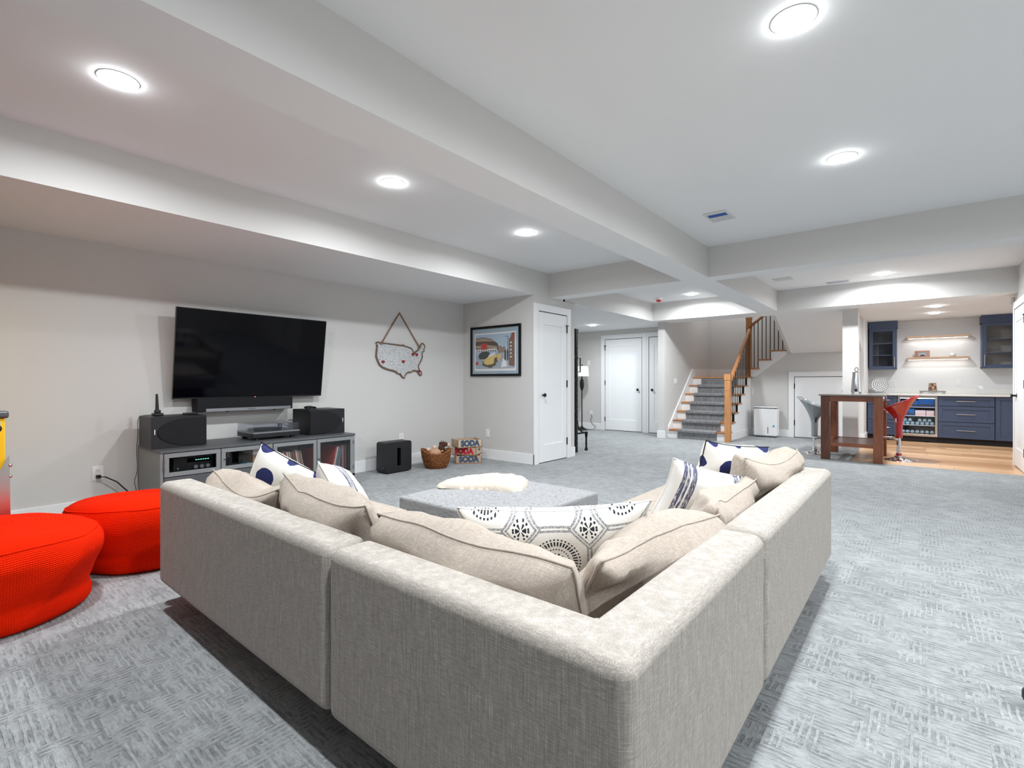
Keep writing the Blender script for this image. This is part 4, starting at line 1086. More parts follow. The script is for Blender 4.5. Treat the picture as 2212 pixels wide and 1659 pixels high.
# woven rows
for k in range(11):
    z = .012 + k * .020; f = z / .225
    for i in range(len(prof) - 1):
        if prof[i][1] <= z <= prof[i + 1][1] and i < 5:
            q = (z - prof[i][1]) / max(1e-6, prof[i + 1][1] - prof[i][1]); r = prof[i][0] + (prof[i + 1][0] - prof[i][0]) * q; break
    pts = []
    for i in range(97):
        a = 2 * PI * i / 96; dip = .028 * math.cos(2 * (a - math.radians(-130))) * f ** 2
        rr2 = r + .004 + .003 * math.sin(24 * a + (k % 2) * PI)
        pts.append((-4.80 + rr2 * math.cos(a), 4.30 + rr2 * math.sin(a), z + dip + .002 * math.sin(36 * a + k)))
    M().tube(pts, .0085, 6).build('woven_strand', 'wicker', bk, smooth='all')
td = thing('teddy_bear', (-4.78, 4.24, .13), 'tan plush bear lying in the wicker basket', 'soft toy')
M().sphere((-4.78, 4.26, .195), .085, .085, .055, 18).build('body', 'teddy', td, smooth='all')
for dy, z in ((-.065, .245), (.035, .265)):
    M().sphere((-4.80, 4.235 + dy, z), .022, .030, .026, 12).build('paw', 'plushpale', td, smooth='all')
hz = thing('toy_horse', (-4.80, 4.42, .15), 'dark brown plush horse with pale muzzle leaning out of the basket', 'soft toy')
M().sphere((-4.81, 4.40, .235), .035, .05, .06, 14).build('neck', 'plushdark', hz, smooth='all')
hh = M().sphere((-4.80, 4.44, .285), .035, .055, .032, 14).build('head', 'plushdark', hz, smooth='all')
M().sphere((-4.785, 4.497, .272), .027, .026, .027, 14).build('muzzle', 'plushpale', hh, smooth='all')
for dx in (-.015, .02): M().cyl((-4.80 + dx, 4.41, .305), (-4.80 + dx, 4.405, .34), .009, .002, 8).build('ear', 'plushdark', hh)
M().box(-4.815, -4.80, 4.36, 4.41, .25, .32).build('mane', 'plushdark', hz, bevel=.006, seg=2)
M().sphere((-4.765, 4.375, .205), .013, n=10).build('hoof', 'plushpale', hz, smooth='all')

def crate(cx, cy, z0, ang, txt_mat, label):
    L, W, H, t = .34, .27, .105, .012
    t_ = thing('soda_crate', (0, 0, 0), label, 'crate', 'stacked wooden soda crates')
    def wl(name, x0, x1, y0, y1, za, zb_, mat='crate'): return M().box(x0, x1, y0, y1, za, zb_).build(name, mat, t_, off=(0, 0, 0))
    fp = wl('front_board', -L / 2, L / 2, -W / 2, -W / 2 + t, .012, H); wl('back_board', -L / 2, L / 2, W / 2 - t, W / 2, .012, H)
    wl('bottom_board', -L / 2, L / 2, -W / 2, W / 2, 0, .012, 'cratein')
    for sg in (-1, 1):
        xa, xb = (sg * L / 2 - t, sg * L / 2) if sg > 0 else (-L / 2, -L / 2 + t)
        ya, yb = -W / 2 + t, W / 2 - t
        e_ = M(); 
        for b in ((ya, yb, .012, .060), (ya, yb, .083, H), (ya, -.045, .060, .083), (.045, yb, .060, .083)): e_.box(xa, xb, b[0], b[1], b[2], b[3])
        e_.build('end_board', 'crate', t_, off=(0, 0, 0))
    for sx in (-1, 1):
        M().box(sx * (L / 2 + .001) - .003, sx * (L / 2 + .001) + .003, -W / 2 - .0015, -W / 2 + .006, 0, H).build('corner_strip', 'bark', t_, off=(0, 0, 0))
    text_mesh('SODA', .105, txt_mat, 'lettering', .0008, .0075, fp, basis((0, -W / 2 - .0005, .056), (1, 0, 0), (0, 0, 1), (0, -1, 0)), .92)
    t_.location = (cx, cy, z0); t_.rotation_euler = (0, 0, ang)
MT['sodablue'] = plain('soda_blue', (58, 80, 104), .7, var=.1); MT['sodared'] = plain('soda_red', (186, 22, 52), .7, var=.1)
crate(-4.79, 4.86, .0, math.radians(52), 'sodablue', 'wooden crate lettered SODA in blue at the bottom of the stack')
crate(-4.81, 4.88, .106, math.radians(24), 'sodared', 'wooden crate lettered SODA in red in the middle of the stack')
crate(-4.80, 4.85, .212, math.radians(66), 'sodablue', 'open wooden crate lettered SODA in blue on top of the stack')

# ---- wall map and picture
US = [(.025, .985), (.10, .965), (.30, .95), (.52, .93), (.53, .955), (.55, .925), (.62, .90), (.66, .87), (.70, .86), (.73, .80), (.755, .70), (.775, .70), (.80, .75), (.845, .80), (.86, .86), (.885, .90), (.905, .97), (.925, 1.04), (.955, 1.06), (.985, 1.0), (1.0, .93), (.975, .86), (.985, .80), (.95, .77), (.935, .70), (.945, .60), (.925, .50), (.90, .42), (.86, .30), (.855, .22), (.875, .15), (.915, .08), (.93, -.01), (.91, -.05), (.88, -.02), (.85, .06), (.83, .10), (.77, .115), (.72, .10), (.70, .065), (.64, .06), (.60, .02), (.565, -.06), (.56, -.14), (.53, -.13), (.50, -.06), (.465, .0), (.42, .0), (.39, .06), (.335, .10), (.22, .135), (.12, .20), (.06, .28), (.03, .40), (.0, .55), (.01, .75), (.02, .88), (0.0, .97)]
mp = thing('wall_map', (-5.24, 4.1, 1.16), 'galvanised map of the United States with red hearts hanging by a rope', 'wall decor')
def us(u_, v_): return (3.705 + u_ * .785, 1.205 + v_ * .395)
M().prism([(-5.256, *us(*p)) for p in US], (.014, 0, 0)).build('metal_sheet', 'galv', mp)
rim = [Vector((-5.243, us(*p)[0] + .006 * noise.noise((i * 1.7, 0, 0)), us(*p)[1] + .006 * noise.noise((0, i * 1.3, 0)))) for i, p in enumerate(US)]
M().tube(rim + [rim[0]], .0105, 7).build('bark_edge', 'bark', mp, smooth='all')
for hx, hz_ in ((.125, .37), (.53, .40), (.735, .66), (.815, .655), (.865, .085)):
    hy, hv = us(hx, hz_); pts = []
    for i in range(24):
        a = 2 * PI * i / 24; pts.append((-5.2415, hy + .0016 * 16 * math.sin(a) ** 3, hv + .0016 * (13 * math.cos(a) - 5 * math.cos(2 * a) - 2 * math.cos(3 * a) - math.cos(4 * a))))
    M().prism(pts, (.006, 0, 0)).build('heart', 'heart', mp)
ra, rb, rt = us(.09, .95), us(.88, .90), (4.07, 2.0)
M().tube([(-5.236, *ra), (-5.245, (ra[0] + rt[0]) / 2, (ra[1] + rt[1]) / 2), (-5.25, rt[0] - .012, rt[1] - .02), (-5.25, rt[0], rt[1]), (-5.25, rt[0] + .012, rt[1] - .02), (-5.245, (rb[0] + rt[0]) / 2, (rb[1] + rt[1]) / 2), (-5.236, *rb)], .0075, 8).build('rope', 'rope', mp, smooth='all')
for q in (ra, rb): M().sphere((-5.236, *q), .012, .02, .014, 10).build('rope_knot', 'rope', mp, smooth='all')
M().cyl((-5.26, 4.07, 1.995), (-5.24, 4.07, 1.995), .004, n=8).build('nail', 'steel', mp)

pc = thing('framed_picture', (-4.62, 5.24, 1.175), 'black framed city street print with blue mat on the short wall', 'picture')
px0, px1, pz0, pz1 = -5.09, -4.157, 1.178, 1.888; TP = TY(5.25)
fr = M(); w_ = .032
for b in ((px0, px1, pz1 - w_, pz1), (px0, px1, pz0, pz0 + w_), (px0, px0 + w_, pz0 + w_, pz1 - w_), (px1 - w_, px1, pz0 + w_, pz1 - w_)): fr.box(b[0], b[1], .001, .028, b[2], b[3], TP)
fr.build('frame', 'black', pc, bevel=.002, seg=1)
M().box(px0 + w_, px1 - w_, .001, .012, pz0 + w_, pz1 - w_, TP).build('mat_board', 'mat_blue', pc)
ax0, ax1, az0, az1 = px0 + .095, px1 - .105, pz0 + .105, pz1 - .115
M().box(ax0 - .02, ax1 + .02, .012, .0135, az0 - .03, az1 + .02, TP).build('print_paper', 'paper', pc)
ART = {'sky': (176, 196, 212), 'road': (170, 178, 188), 'stand': (168, 148, 128), 'standd': (92, 72, 60), 'red': (196, 60, 52), 'cab': (222, 196, 120), 'cabd': (96, 84, 72), 'car': (60, 66, 68), 'bld': (126, 96, 78), 'far': (150, 132, 122), 'dark': (54, 44, 44), 'white': (224, 226, 230)}
for k, c in ART.items(): MT['art_' + k] = plain('print_' + k, c, .7, var=.25, scale=45)
W_, H_ = ax1 - ax0, az1 - az0; lay = [0]
def art(k, pts):
    lay[0] += 1; n_ = .0136 + .00012 * lay[0]
    M().prism([TP(ax0 + p[0] * W_, n_, az0 + p[1] * H_) for p in pts], (0, -.0001, 0)).build('print_area', 'art_' + k, pc)
art('sky', [(0, 0), (1, 0), (1, 1), (0, 1)])
art('road', [(0, 0), (1, 0), (1, .35), (.6, .45), (0, .42)])
art('standd', [(0, .50), (0, .90), (.2, .92), (.42, .86), (.58, .72), (.62, .58), (.55, .50)])
art('stand', [(0, .80), (0, .885), (.2, .90), (.42, .84), (.5, .78), (.3, .80)])
art('stand', [(0, .60), (0, .68), (.3, .70), (.56, .64), (.58, .58)])
art('white', [(0, .50), (0, .57), (.55, .58), (.57, .51)])
for k in range(9): art('standd', [(.03 + k * .06, .50), (.03 + k * .06, .545), (.055 + k * .06, .545), (.055 + k * .06, .50)])
art('red', [(.15, .56), (.15, .74), (.31, .74), (.31, .56)])
art('far', [(.58, .45), (.6, .62), (.66, .66), (.7, .60), (.76, .64), (.8, .45)])
art('bld', [(.86, .10), (.86, .82), (.90, .88), (.93, 1.0), (1.0, 1.0), (1.0, 0.05)])
art('red', [(.95, .8), (.95, .95), (.985, .95), (.985, .8)])
for k in range(5): art('white', [(.89, .3 + k * .1), (.89, .34 + k * .1), (.93, .35 + k * .1), (.93, .31 + k * .1)])
art('dark', [(.83, .70), (.835, .90), (.76, .915), (.76, .92), (.84, .91), (.845, .40), (.84, .40)])
art('car', [(.08, .34), (.1, .44), (.18, .50), (.32, .50), (.4, .45), (.42, .36), (.3, .28), (.12, .28)])
art('cabd', [(.18, .10), (.2, .22), (.45, .30), (.55, .12), (.4, .02)])
art('cab', [(.22, .16), (.24, .27), (.36, .36), (.5, .38), (.62, .42), (.68, .36), (.62, .26), (.46, .14), (.32, .11)])
art('white', [(.33, .34), (.38, .43), (.52, .47), (.52, .39)])
art('cabd', [(.48, .12), (.5, .30), (.56, .34), (.58, .2)])
for dx in (0, .06): art('dark', [(.76 + dx, .22), (.755 + dx, .5), (.775 + dx, .56), (.79 + dx, .48), (.785 + dx, .24)])
art('white', [(.66, .03), (.72, .30), (.80, .2), (.82, .05)])
art('red', [(.0, .12), (.03, .22), (.08, .2), (.07, .12)])
M().box(px0 + w_, px1 - w_, .0175, .0185, pz0 + w_, pz1 - w_, TP).build('pane', 'glass', pc)

# ============================================================ HALL
fl = thing('floor_lamp', (-5.93, 9.70, 0), 'tall dark floor lamp with white drum shade in the hall', 'floor lamp')
LX, LY = -5.93, 9.70
M().lathe([(.135, 0), (.135, .012), (.10, .03), (.05, .055), (.03, .075), (.018, .09)], (LX, LY, 0), 32).build('base', 'lampmetal', fl, smooth=True)
M().lathe([(.014, .08), (.012, .5), (.013, .88), (.02, .90), (.045, .97), (.050, 1.05), (.040, 1.12), (.018, 1.16), (.014, 1.18), (.012, 1.44)], (LX, LY, 0), 24).build('stem', 'lampmetal', fl, smooth=True)
M().lathe([(.165, 1.215), (.145, 1.445), (.143, 1.445), (.163, 1.215)], (LX, LY, 0), 40, cap=False).build('lamp_shade', 'shade', fl, smooth=True)
M().sphere((LX, LY, 1.47), .018, n=12).build('finial', 'lampmetal', fl, smooth='all'); M().cyl((LX, LY, 1.44), (LX, LY, 1.46), .005, n=8).build('finial_stem', 'lampmetal', fl)
cable('lamp_lead', [(-5.80, 9.72, .01), (-5.70, 9.85, .012), (-5.76, 9.95, .03), (-5.72, 10.0, .06), (-5.86, 10.03, .12), (-5.91, 10.03, .2), (-5.86, 10.035, .28), (-5.895, 10.04, .345)], .004, 'thin dark lead from the floor lamp to the hall outlet')
# tall black rack folded against the end of the closet wall
rk = thing('folding_rack', (-4.16, 6.62, 0), 'tall narrow black metal rack seen edge-on beside the closet door', 'rack')
rx0, rx1, ry0, ry1 = -4.60, -4.12, 6.56, 6.62
M().box(rx1 - .035, rx1, ry0, ry1, 0, 1.90).build('upright', 'black', rk, bevel=.004, seg=1)
M().box(rx0, rx0 + .035, ry0, ry1, 0, 1.90).build('upright', 'black', rk, bevel=.004, seg=1)
M().box(rx0, rx1 + .006, ry0 - .01, ry1 + .01, 1.87, 1.92).build('top_rail', 'lampmetal', rk, bevel=.004, seg=1)
for k in range(22): M().cyl((rx1, ry1 - .015, .10 + k * .082), (rx1 + .006, ry1 - .015, .10 + k * .082), .008, n=8).build('rivet', 'steel', rk)
for zz in (.20, .62, 1.10, 1.46): M().box(rx1 - .03, rx1 - .005, 6.25, ry0, zz, zz + .05).build('wall_bracket', 'black', rk)
M().tube([(rx1, ry1, 1.47), (rx1 + .005, ry1 + .06, 1.47), (rx1 + .005, ry1 + .06, 1.25), (rx1, ry1, 1.25)], .010, 8).build('pull_handle', 'black', rk)
M().tube([(rx1 - .012, ry1, .48), (rx1 - .012, ry1 + .05, .37), (rx1 - .012, ry1 + .14, .30), (rx1 - .012, ry1 + .27, .285)], .014, 10).build('leg_brace', 'black', rk, smooth='all')
M().tube([(rx1 - .012, ry1, .29), (rx1 - .012, ry1 + .28, .285)], .013, 10).build('leg_arm', 'black', rk, smooth='all')
M().lathe([(.028, 0), (.024, .03), (.016, .05), (.014, .20), (.022, .24), (.026, .30)], (rx1 - .012, ry1 + .27, 0), 16).build('leg', 'black', rk, smooth=True)

# ---- ceiling fittings
def vent(x0, x1, y0, y1, z, label, blue=False):
    t = thing('ceiling_vent', ((x0 + x1) / 2, (y0 + y1) / 2, z), label, 'vent', 'ceiling air vents')
    fr = M(); w_ = .022
    for b in ((x0, x1, y0, y0 + w_), (x0, x1, y1 - w_, y1), (x0, x0 + w_, y0 + w_, y1 - w_), (x1 - w_, x1, y0 + w_, y1 - w_)): fr.box(b[0], b[1], b[2], b[3], z - .008, z - .0005)
    fr.build('vent_frame', 'vent', t, bevel=.002, seg=1)
    M().box(x0 + w_, x1 - w_, y0 + w_, y1 - w_, z - .002, z - .0008).build('duct_opening', 'ventdark', t)
    n = 6
    for k in range(n):
        yy = y0 + w_ + (y1 - y0 - 2 * w_) * (k + .5) / n
        M().prism([(x0 + w_, yy - .012, z - .003), (x0 + w_, yy + .006, z - .009), (x0 + w_, yy + .008, z - .008), (x0 + w_, yy - .010, z - .002)], (x1 - x0 - 2 * w_, 0, 0)).build('louvre', 'vent' if not blue or k not in (1, 2) else 'blueplastic', t)
vent(-1.49, -1.29, 4.46, 4.74, ZC, 'white ceiling vent with blue louvres beside the long beam', True)
vent(-1.66, -1.42, 7.93, 8.13, ZC, 'white square ceiling vent in the far bay near the beam corner')
vent(-1.10, -.80, 8.70, 8.86, ZC, 'ceiling vent with blue louvres close to the far cross beam', True)
al = thing('smoke_alarm', (-3.597, 8.48, ZC), 'white and red smoke alarm on the ceiling near the stairs', 'alarm')
M().lathe([(.06, 0), (.06, -.02), (.05, -.035)], (-3.597, 8.48, ZC), 28).build('base', 'plate', al, smooth=True); M().lathe([(.048, -.034), (.042, -.055), (.02, -.07)], (-3.597, 8.48, ZC), 28).build('red_cover', 'alarmred', al, smooth=True)
se = thing('motion_sensor', (.95, 9.39, 2.13), 'small white motion sensor on the wall corner above the right door', 'sensor')
M().box(.93, .969, 9.36, 9.42, 2.12, 2.23).build('housing', 'plate', se, bevel=.012, seg=3); M().sphere((.928, 9.39, 2.15), .012, .018, .02, 10).build('lens', 'ceramic', se, smooth='all')

# ---- dehumidifier
dh = thing('dehumidifier', (-2.37, 10.86, 0), 'white upright dehumidifier on the carpet beside the stairs', 'dehumidifier')
dx0, dx1, dy0, dy1 = -2.585, -2.16, 10.74, 10.98
M().box(dx0, dx1, dy0, dy1, .02, .585).build('body', 'plate', dh, bevel=.03, seg=4)
M().box(dx0 + .004, dx1 - .004, dy0 - .002, dy1, .560, .578).build('top_grille', 'ventdark', dh, bevel=.01, seg=2)
M().box(dx0 + .002, dx1 - .002, dy0 - .001, dy1, .578, .60).build('lid', 'plate', dh, bevel=.012, seg=3)
for k in range(9): M().box(dx0 + .03 + k * .042, dx0 + .035 + k * .042, dy0 - .003, dy0 + .01, .560, .578).build('grille_fin', 'plate', dh)
M().box(-2.325, -2.313, dy0 - .002, dy0 + .004, .075, .205).build('water_window', 'ventdark', dh)
M().box(-2.235, -2.20, dy0 - .0015, dy0 + .002, .205, .245).build('energy_sticker', 'bluesticker', dh)
M().box(-2.35, -2.29, dy0 - .0012, dy0 + .002, .515, .521).build('brand_line', 'vent', dh)
for x in (dx0 + .05, dx1 - .05):
    for y in (dy0 + .05, dy1 - .05): M().cyl((x, y, 0), (x, y, .022), .018, n=10).build('caster', 'rubber', dh)

# ============================================================ BAR
BF, BW = 11.65, 12.25; HC = .842
def shaker(mm_parent, x0, x1, z0, z1, yf, name, st_=.055):
    f = M()
    for b in ((x0, x1, z1 - st_, z1), (x0, x1, z0, z0 + st_), (x0, x0 + st_, z0 + st_, z1 - st_), (x1 - st_, x1, z0 + st_, z1 - st_)): f.box(b[0], b[1], yf, yf + .02, b[2], b[3])
    f.box(x0 + st_ - .003, x1 - st_ + .003, yf + .010, yf + .02, z0 + st_ - .003, z1 - st_ + .003)
    return f.build(name, 'navy', mm_parent, bevel=.0015, seg=1)
def barpull(par, p0, p1, y, out=.028):
    m_ = M(); m_.cyl((p0[0], y - out, p0[1]), (p1[0], y - out, p1[1]), .0065, n=10)
    for k in (.1, .9):
        q = (p0[0] + (p1[0] - p0[0]) * k, p0[1] + (p1[1] - p0[1]) * k); m_.cyl((q[0], y, q[1]), (q[0], y - out, q[1]), .005, n=8)
    return m_.build('bar_handle', 'stainless', par, smooth=True)
def drawer_unit(x0, x1, label, rows=True):
    t = thing('base_cabinet', ((x0 + x1) / 2, 11.95, 0), label, 'cabinet', 'navy base cabinets of the bar')
    M().box(x0, x1, BF + .022, BW - .01, .10, HC).build('carcass', 'navy', t)
    M().box(x0, x1, BF + .06, BW - .05, 0, .10).build('toe_kick', 'toe', t)
    for z0, z1 in ((.105, .382), (.392, .660), (.670, HC - .006)):
        d = shaker(t, x0 + .006, x1 - .006, z0, z1, BF, 'drawer')
        xm = (x0 + x1) / 2; L = min(.24, (x1 - x0) * .5) / 2
        barpull(d, (xm - L, (z0 + z1) / 2), (xm + L, (z0 + z1) / 2), BF)
    return t
drawer_unit(-.785, -.332, 'navy three-drawer base cabinet left of the beverage fridge')
drawer_unit(.240, .972, 'wide navy three-drawer base cabinet right of the beverage fridge')
t = thing('base_cabinet', (1.26, 11.95, 0), 'navy single-door base cabinet at the right end of the bar', 'cabinet', 'navy base cabinets of the bar')
M().box(.975, 1.59, BF + .022, BW - .01, .10, HC).build('carcass', 'navy', t); M().box(.975, 1.59, BF + .06, BW - .05, 0, .10).build('toe_kick', 'toe', t)
d = shaker(t, .981, 1.585, .105, HC - .006, BF, 'door'); barpull(d, (1.54, .55), (1.54, .75), BF)
# fridge
fg = thing('beverage_fridge', (-.045, 11.95, 0), 'stainless glass-door beverage fridge under the bar counter', 'fridge')
fx0, fx1 = -.326, .236
for nm, b in (('side_wall', (fx0, fx0 + .03, BF + .035, BW - .05, .10, .835)), ('side_wall', (fx1 - .03, fx1, BF + .035, BW - .05, .10, .835)), ('roof', (fx0, fx1, BF + .035, BW - .05, .80, .835)), ('floor_panel', (fx0, fx1, BF + .035, BW - .05, .10, .145)), ('back_wall', (fx0, fx1, BW - .08, BW - .05, .10, .835))):
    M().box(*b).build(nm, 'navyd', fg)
M().box(fx0, fx1, BF + .05, BW - .05, .012, .10).build('toe_grille', 'toe', fg)
fd = M(); w_ = .036
for b in ((fx0, fx1, .835 - w_, .835), (fx0, fx1, .105, .105 + .042), (fx0, fx0 + w_, .147, .835 - w_), (fx1 - w_, fx1, .147, .835 - w_)): fd.box(b[0], b[1], BF, BF + .03, b[2], b[3])
fdo = fd.build('door', 'stainless', fg, bevel=.004, seg=2)
M().box(fx0 + w_, fx1 - w_, BF + .012, BF + .016, .147, .835 - w_).build('pane', 'glass', fdo)
M().cyl((fx0 + .012, BF - .03, .25), (fx0 + .012, BF - .03, .70), .008, n=10).build('handle', 'stainless', fdo, smooth=True)
SH = (.305, .475, .635)
for z in SH: M().box(fx0 + .03, fx1 - .03, BF + .05, BW - .09, z - .008, z).build('shelf', 'plate', fg)
M().box(fx0 + .033, fx1 - .033, BF + .06, BF + .075, .788, .798).build('light_strip', 'ledblue', fg)
M().box(fx0 + .031, fx0 + .035, BF + .05, BF + .06, .16, .79).build('light_strip', 'ledblue', fg)
def fbox(x0, x1, z0, z1, mat, label, y0=BF + .07):
    t_ = thing('drink_carton', ((x0 + x1) / 2, y0 + .1, z0), label, 'carton', 'cartons in the beverage fridge')
    M().box(x0, x1, y0, y0 + .25, z0 + .0005, z1).build('carton_body', mat, t_, bevel=.002, seg=1)
    M().box(x0 + .004, x1 - .004, y0 - .0012, y0, z0 + (z1 - z0) * .1, z0 + (z1 - z0) * .4).build('print_band', 'pinkart' if mat == 'pinkcarton' else 'navyd', t_)
fbox(-.27, -.03, .635, .745, 'bluecarton', 'blue drinks carton on the top fridge shelf, left'); fbox(-.025, .195, .635, .765, 'bluecarton', 'blue drinks carton on the top fridge shelf, right')
fbox(-.075, .072, .475, .575, 'pinkcarton', 'wider pale pink can carton on the second fridge shelf'); fbox(.080, .190, .475, .572, 'pinkcarton', 'narrower pale pink can carton on the second fridge shelf')
fbox(-.28, -.085, .475, .60, 'bluecarton', 'blue carton behind the red stool on the second fridge shelf')
def bottle(x, z, label, grp):
    t_ = thing('drink_bottle', (x, BF + .1, z), label, 'bottle', grp); y0 = BF + .085
    prof = [(.004, 0), (.022, .002), (.030, .012), (.031, .12), (.026, .15), (.012, .185), (.012, .21)]
    m_ = M(); rings = [m_.ring((x, y0 + q[1], z + .031), (0, 1, 0), q[0], 16) for q in prof]
    for A, B in zip(rings, rings[1:]): m_.bridge(A, B)
    m_._f(rings[0]); m_._f(rings[-1]); m_.build('bottle_glass', 'bottle', t_, smooth='all')
    m2 = M(); m2.cyl((x, y0 + .205, z + .031), (x, y0 + .222, z + .031), .014, n=14); m2.build('cap', 'plate', t_)
for k in range(7): bottle(-.252 + k * .069, .305, 'clear bottle, %s in the bottom row of the third fridge shelf' % nth(k), 'bottles on the third fridge shelf')
for k in range(5): bottle(-.2175 + k * .069 + (.069 if k > 1 else 0), .360, 'clear bottle, %s in the upper row of the third fridge shelf' % nth(k), 'upper bottles on the third fridge shelf')
for k in range(7): bottle(-.252 + k * .069, .146, 'clear bottle, %s on the floor of the beverage fridge' % nth(k), 'bottles on the fridge floor')
# counter
ct = thing('bar_counter', (.4, 11.95, HC), 'white quartz worktop with low splashback along the bar', 'worktop')
M().box(-.80, 1.598, BF - .03, BW - .002, HC + .001, .875).build('worktop', 'counter', ct, bevel=.003, seg=1)
M().box(-.80, 1.598, BW - .022, BW - .002, .876, .97).build('splashback', 'counter', ct, bevel=.002, seg=1)
# upper cabinets
def upper(x0, x1, hx, label, inner):
    yf = 11.95; z0, z1 = 1.335, 2.125
    t = thing('wall_cabinet', ((x0 + x1) / 2, 12.1, z0), label, 'cabinet', 'navy glass-door wall cabinets')
    M().box(x0, x0 + .018, yf + .02, BW - .002, z0, z1).build('side_panel', 'navy', t); M().box(x1 - .018, x1, yf + .02, BW - .002, z0, z1).build('side_panel', 'navy', t)
    M().box(x0, x1, yf + .02, BW - .002, z1 - .018, z1).build('top_panel', 'navy', t); M().box(x0, x1, yf + .02, BW - .002, z0, z0 + .018).build('bottom_panel', 'navy', t)
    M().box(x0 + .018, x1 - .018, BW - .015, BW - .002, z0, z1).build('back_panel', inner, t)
    M().box(x0 - .012, x1 + .012, yf - .012, BW - .002, z1 + .001, 2.259).build('crown_board', 'navy', t, bevel=.003, seg=1)
    f = M(); w_ = .06
    for b in ((x0, x1, z1 - w_, z1), (x0, x1, z0, z0 + w_), (x0, x0 + w_, z0 + w_, z1 - w_), (x1 - w_, x1, z0 + w_, z1 - w_)): f.box(b[0], b[1], yf, yf + .02, b[2], b[3])
    d = f.build('door', 'navy', t, bevel=.002, seg=1)
    M().box(x0 + w_, x1 - w_, yf + .009, yf + .013, z0 + w_, z1 - w_).build('pane', 'glass', d)
    barpull(d, (hx, 1.37), (hx, 1.57), yf)
    for z in (1.60, 1.83): M().box(x0 + .018, x1 - .018, yf + .05, BW - .015, z, z + .016).build('shelf', 'navy' if inner == 'navyd' else 'navy', t)
    return t
upper(-.778, -.352, -.385, 'navy wall cabinet with glass door above the glass platter', 'navyd')
upper(.830, 1.262, .865, 'navy wall cabinet with glass door by the right wall', 'pewter')
# floating shelves with light strips
for z, lb in ((1.912, 'upper floating oak shelf with a light strip over the bar'), (1.512, 'lower floating oak shelf carrying the photo frame and vase')):
    t = thing('floating_shelf', (.235, 12.15, z), lb, 'shelf', 'floating oak shelves')
    M().box(-.203, .680, 12.03, BW - .002, z, z + .042).build('board', 'shelfwood', t, bevel=.002, seg=1)
    M().box(-.18, .66, 12.14, 12.16, z - .006, z).build('light_strip', 'ledstrip', t)
    ld = bpy.data.lights.new('strip', 'AREA'); ld.shape = 'RECTANGLE'; ld.size = .84; ld.size_y = .02; ld.energy = .7; ld.color = (1, .97, .93)
    lo = bpy.data.objects.new('strip', ld); C.objects.link(lo); lo.parent = t; lo.location = (.24 - .235, 0, -.010)
# things on the shelves and counter
pf = thing('photo_frame', (.02, 12.12, 1.555), 'wooden photo frame leaning on the lower floating shelf', 'photo frame')
def lean(x, s_, z): return (x, 12.10 + z * .18 - s_, 1.5545 + z)
f = M()
for b in ((-.085, .135, .095, .125), (-.085, .135, 0, .022), (-.085, -.035, .022, .095), (.085, .135, .022, .095)): f.box(b[0], b[1], 0, .012, b[2], b[3], lean)
f.build('frame', 'framewood', pf, bevel=.002, seg=1)
M().box(-.036, .086, 0, .004, .021, .096, lean).build('photo_paper', 'mat_blue', pf)
M().prism([lean(-.01, .0045, .022), lean(.065, .0045, .022), lean(.055, .0045, .05), lean(.035, .0045, .062), lean(.02, .0045, .055), lean(.005, .0045, .05)], (0, -.0005, 0)).build('photo_figures', 'ventdark', pf)
for dx in (.017, .042): M().prism([lean(dx + .010 * math.cos(2 * PI * i / 12), .005, .060 + .011 * math.sin(2 * PI * i / 12)) for i in range(12)], (0, -.0005, 0)).build('photo_face', 'plushpale', pf)
tag(M().lathe([(.02, 0), (.035, .004), (.05, .03), (.048, .05), (.03, .068), (.014, .074), (.013, .082), (.022, .090), (.019, .090), (.010, .082), (.010, .07)], (.45, 12.13, 1.5545), 28).build('bud_vase', 'ceramic', smooth='all'), 'small round white bud vase on the lower floating shelf', 'vase')
gp_ = thing('glass_platter', (-.60, 12.03, .876), 'round swirled glass platter on a small stand on the bar counter', 'platter')
pm = M(); px_, pz_ = -.615, 1.035
for r0, r1, y0 in ((0, .055, .012), (.055, .10, .006), (.10, .145, -.006)): pass
rings = [pm.ring((px_, 12.02 + dy, pz_), (0, 1, 0), r, 48) for r, dy in ((.002, .016), (.03, .014), (.06, .010), (.09, .004), (.115, -.004), (.140, -.014), (.144, -.012), (.12, .002), (.09, .010), (.03, .020), (.002, .022))]
for A, B in zip(rings, rings[1:]): pm.bridge(A, B)
pm._f(rings[0]); pm._f(rings[-1])
plo = pm.build('plate', 'artglass', gp_, smooth='all', off=(0, 0, 0)); 
plo.data.transform(Matrix.Translation(-Vector((px_, 12.02, pz_)))); plo.location = Vector((px_, 12.02, pz_)) - gp_.location
M().box(-.70, -.53, 11.97, 12.07, .876, .888).build('stand_base', 'glass', gp_); 
for x in (-.66, -.57): M().tube([(x, 11.98, .888), (x, 11.985, .905), (x, 12.0, .892), (x, 12.05, .90), (x, 12.06, .97)], .004, 6).build('stand_arm', 'stainless', gp_)
cs = thing('carved_riser', (.175, 12.0, .876), 'low grey carved riser with scalloped apron on the bar counter', 'riser')
M().box(-.02, .36, 11.93, 12.09, .918, .930).build('top', 'pewter', cs, bevel=.003, seg=1)
ap = [(-.005, .918), (-.005, .880), (.03, .880), (.035, .900), (.08, .905), (.13, .893), (.17, .887), (.21, .893), (.26, .905), (.305, .900), (.31, .880), (.345, .880), (.345, .918)]
M().prism([(x, 11.94, z) for x, z in ap], (0, .012, 0)).build('apron', 'pewter', cs); M().prism([(x, 12.07, z) for x, z in ap], (0, .012, 0)).build('apron', 'pewter', cs)
for x in (.0, .34):
    for y in (11.947, 12.077): M().cyl((x, y, .876), (x, y, .919), .012, n=10).build('foot', 'pewter', cs)
wc = thing('carved_candle_box', (.172, 12.0, .930), 'tapered brown and gold carved ornament on the grey riser', 'ornament')
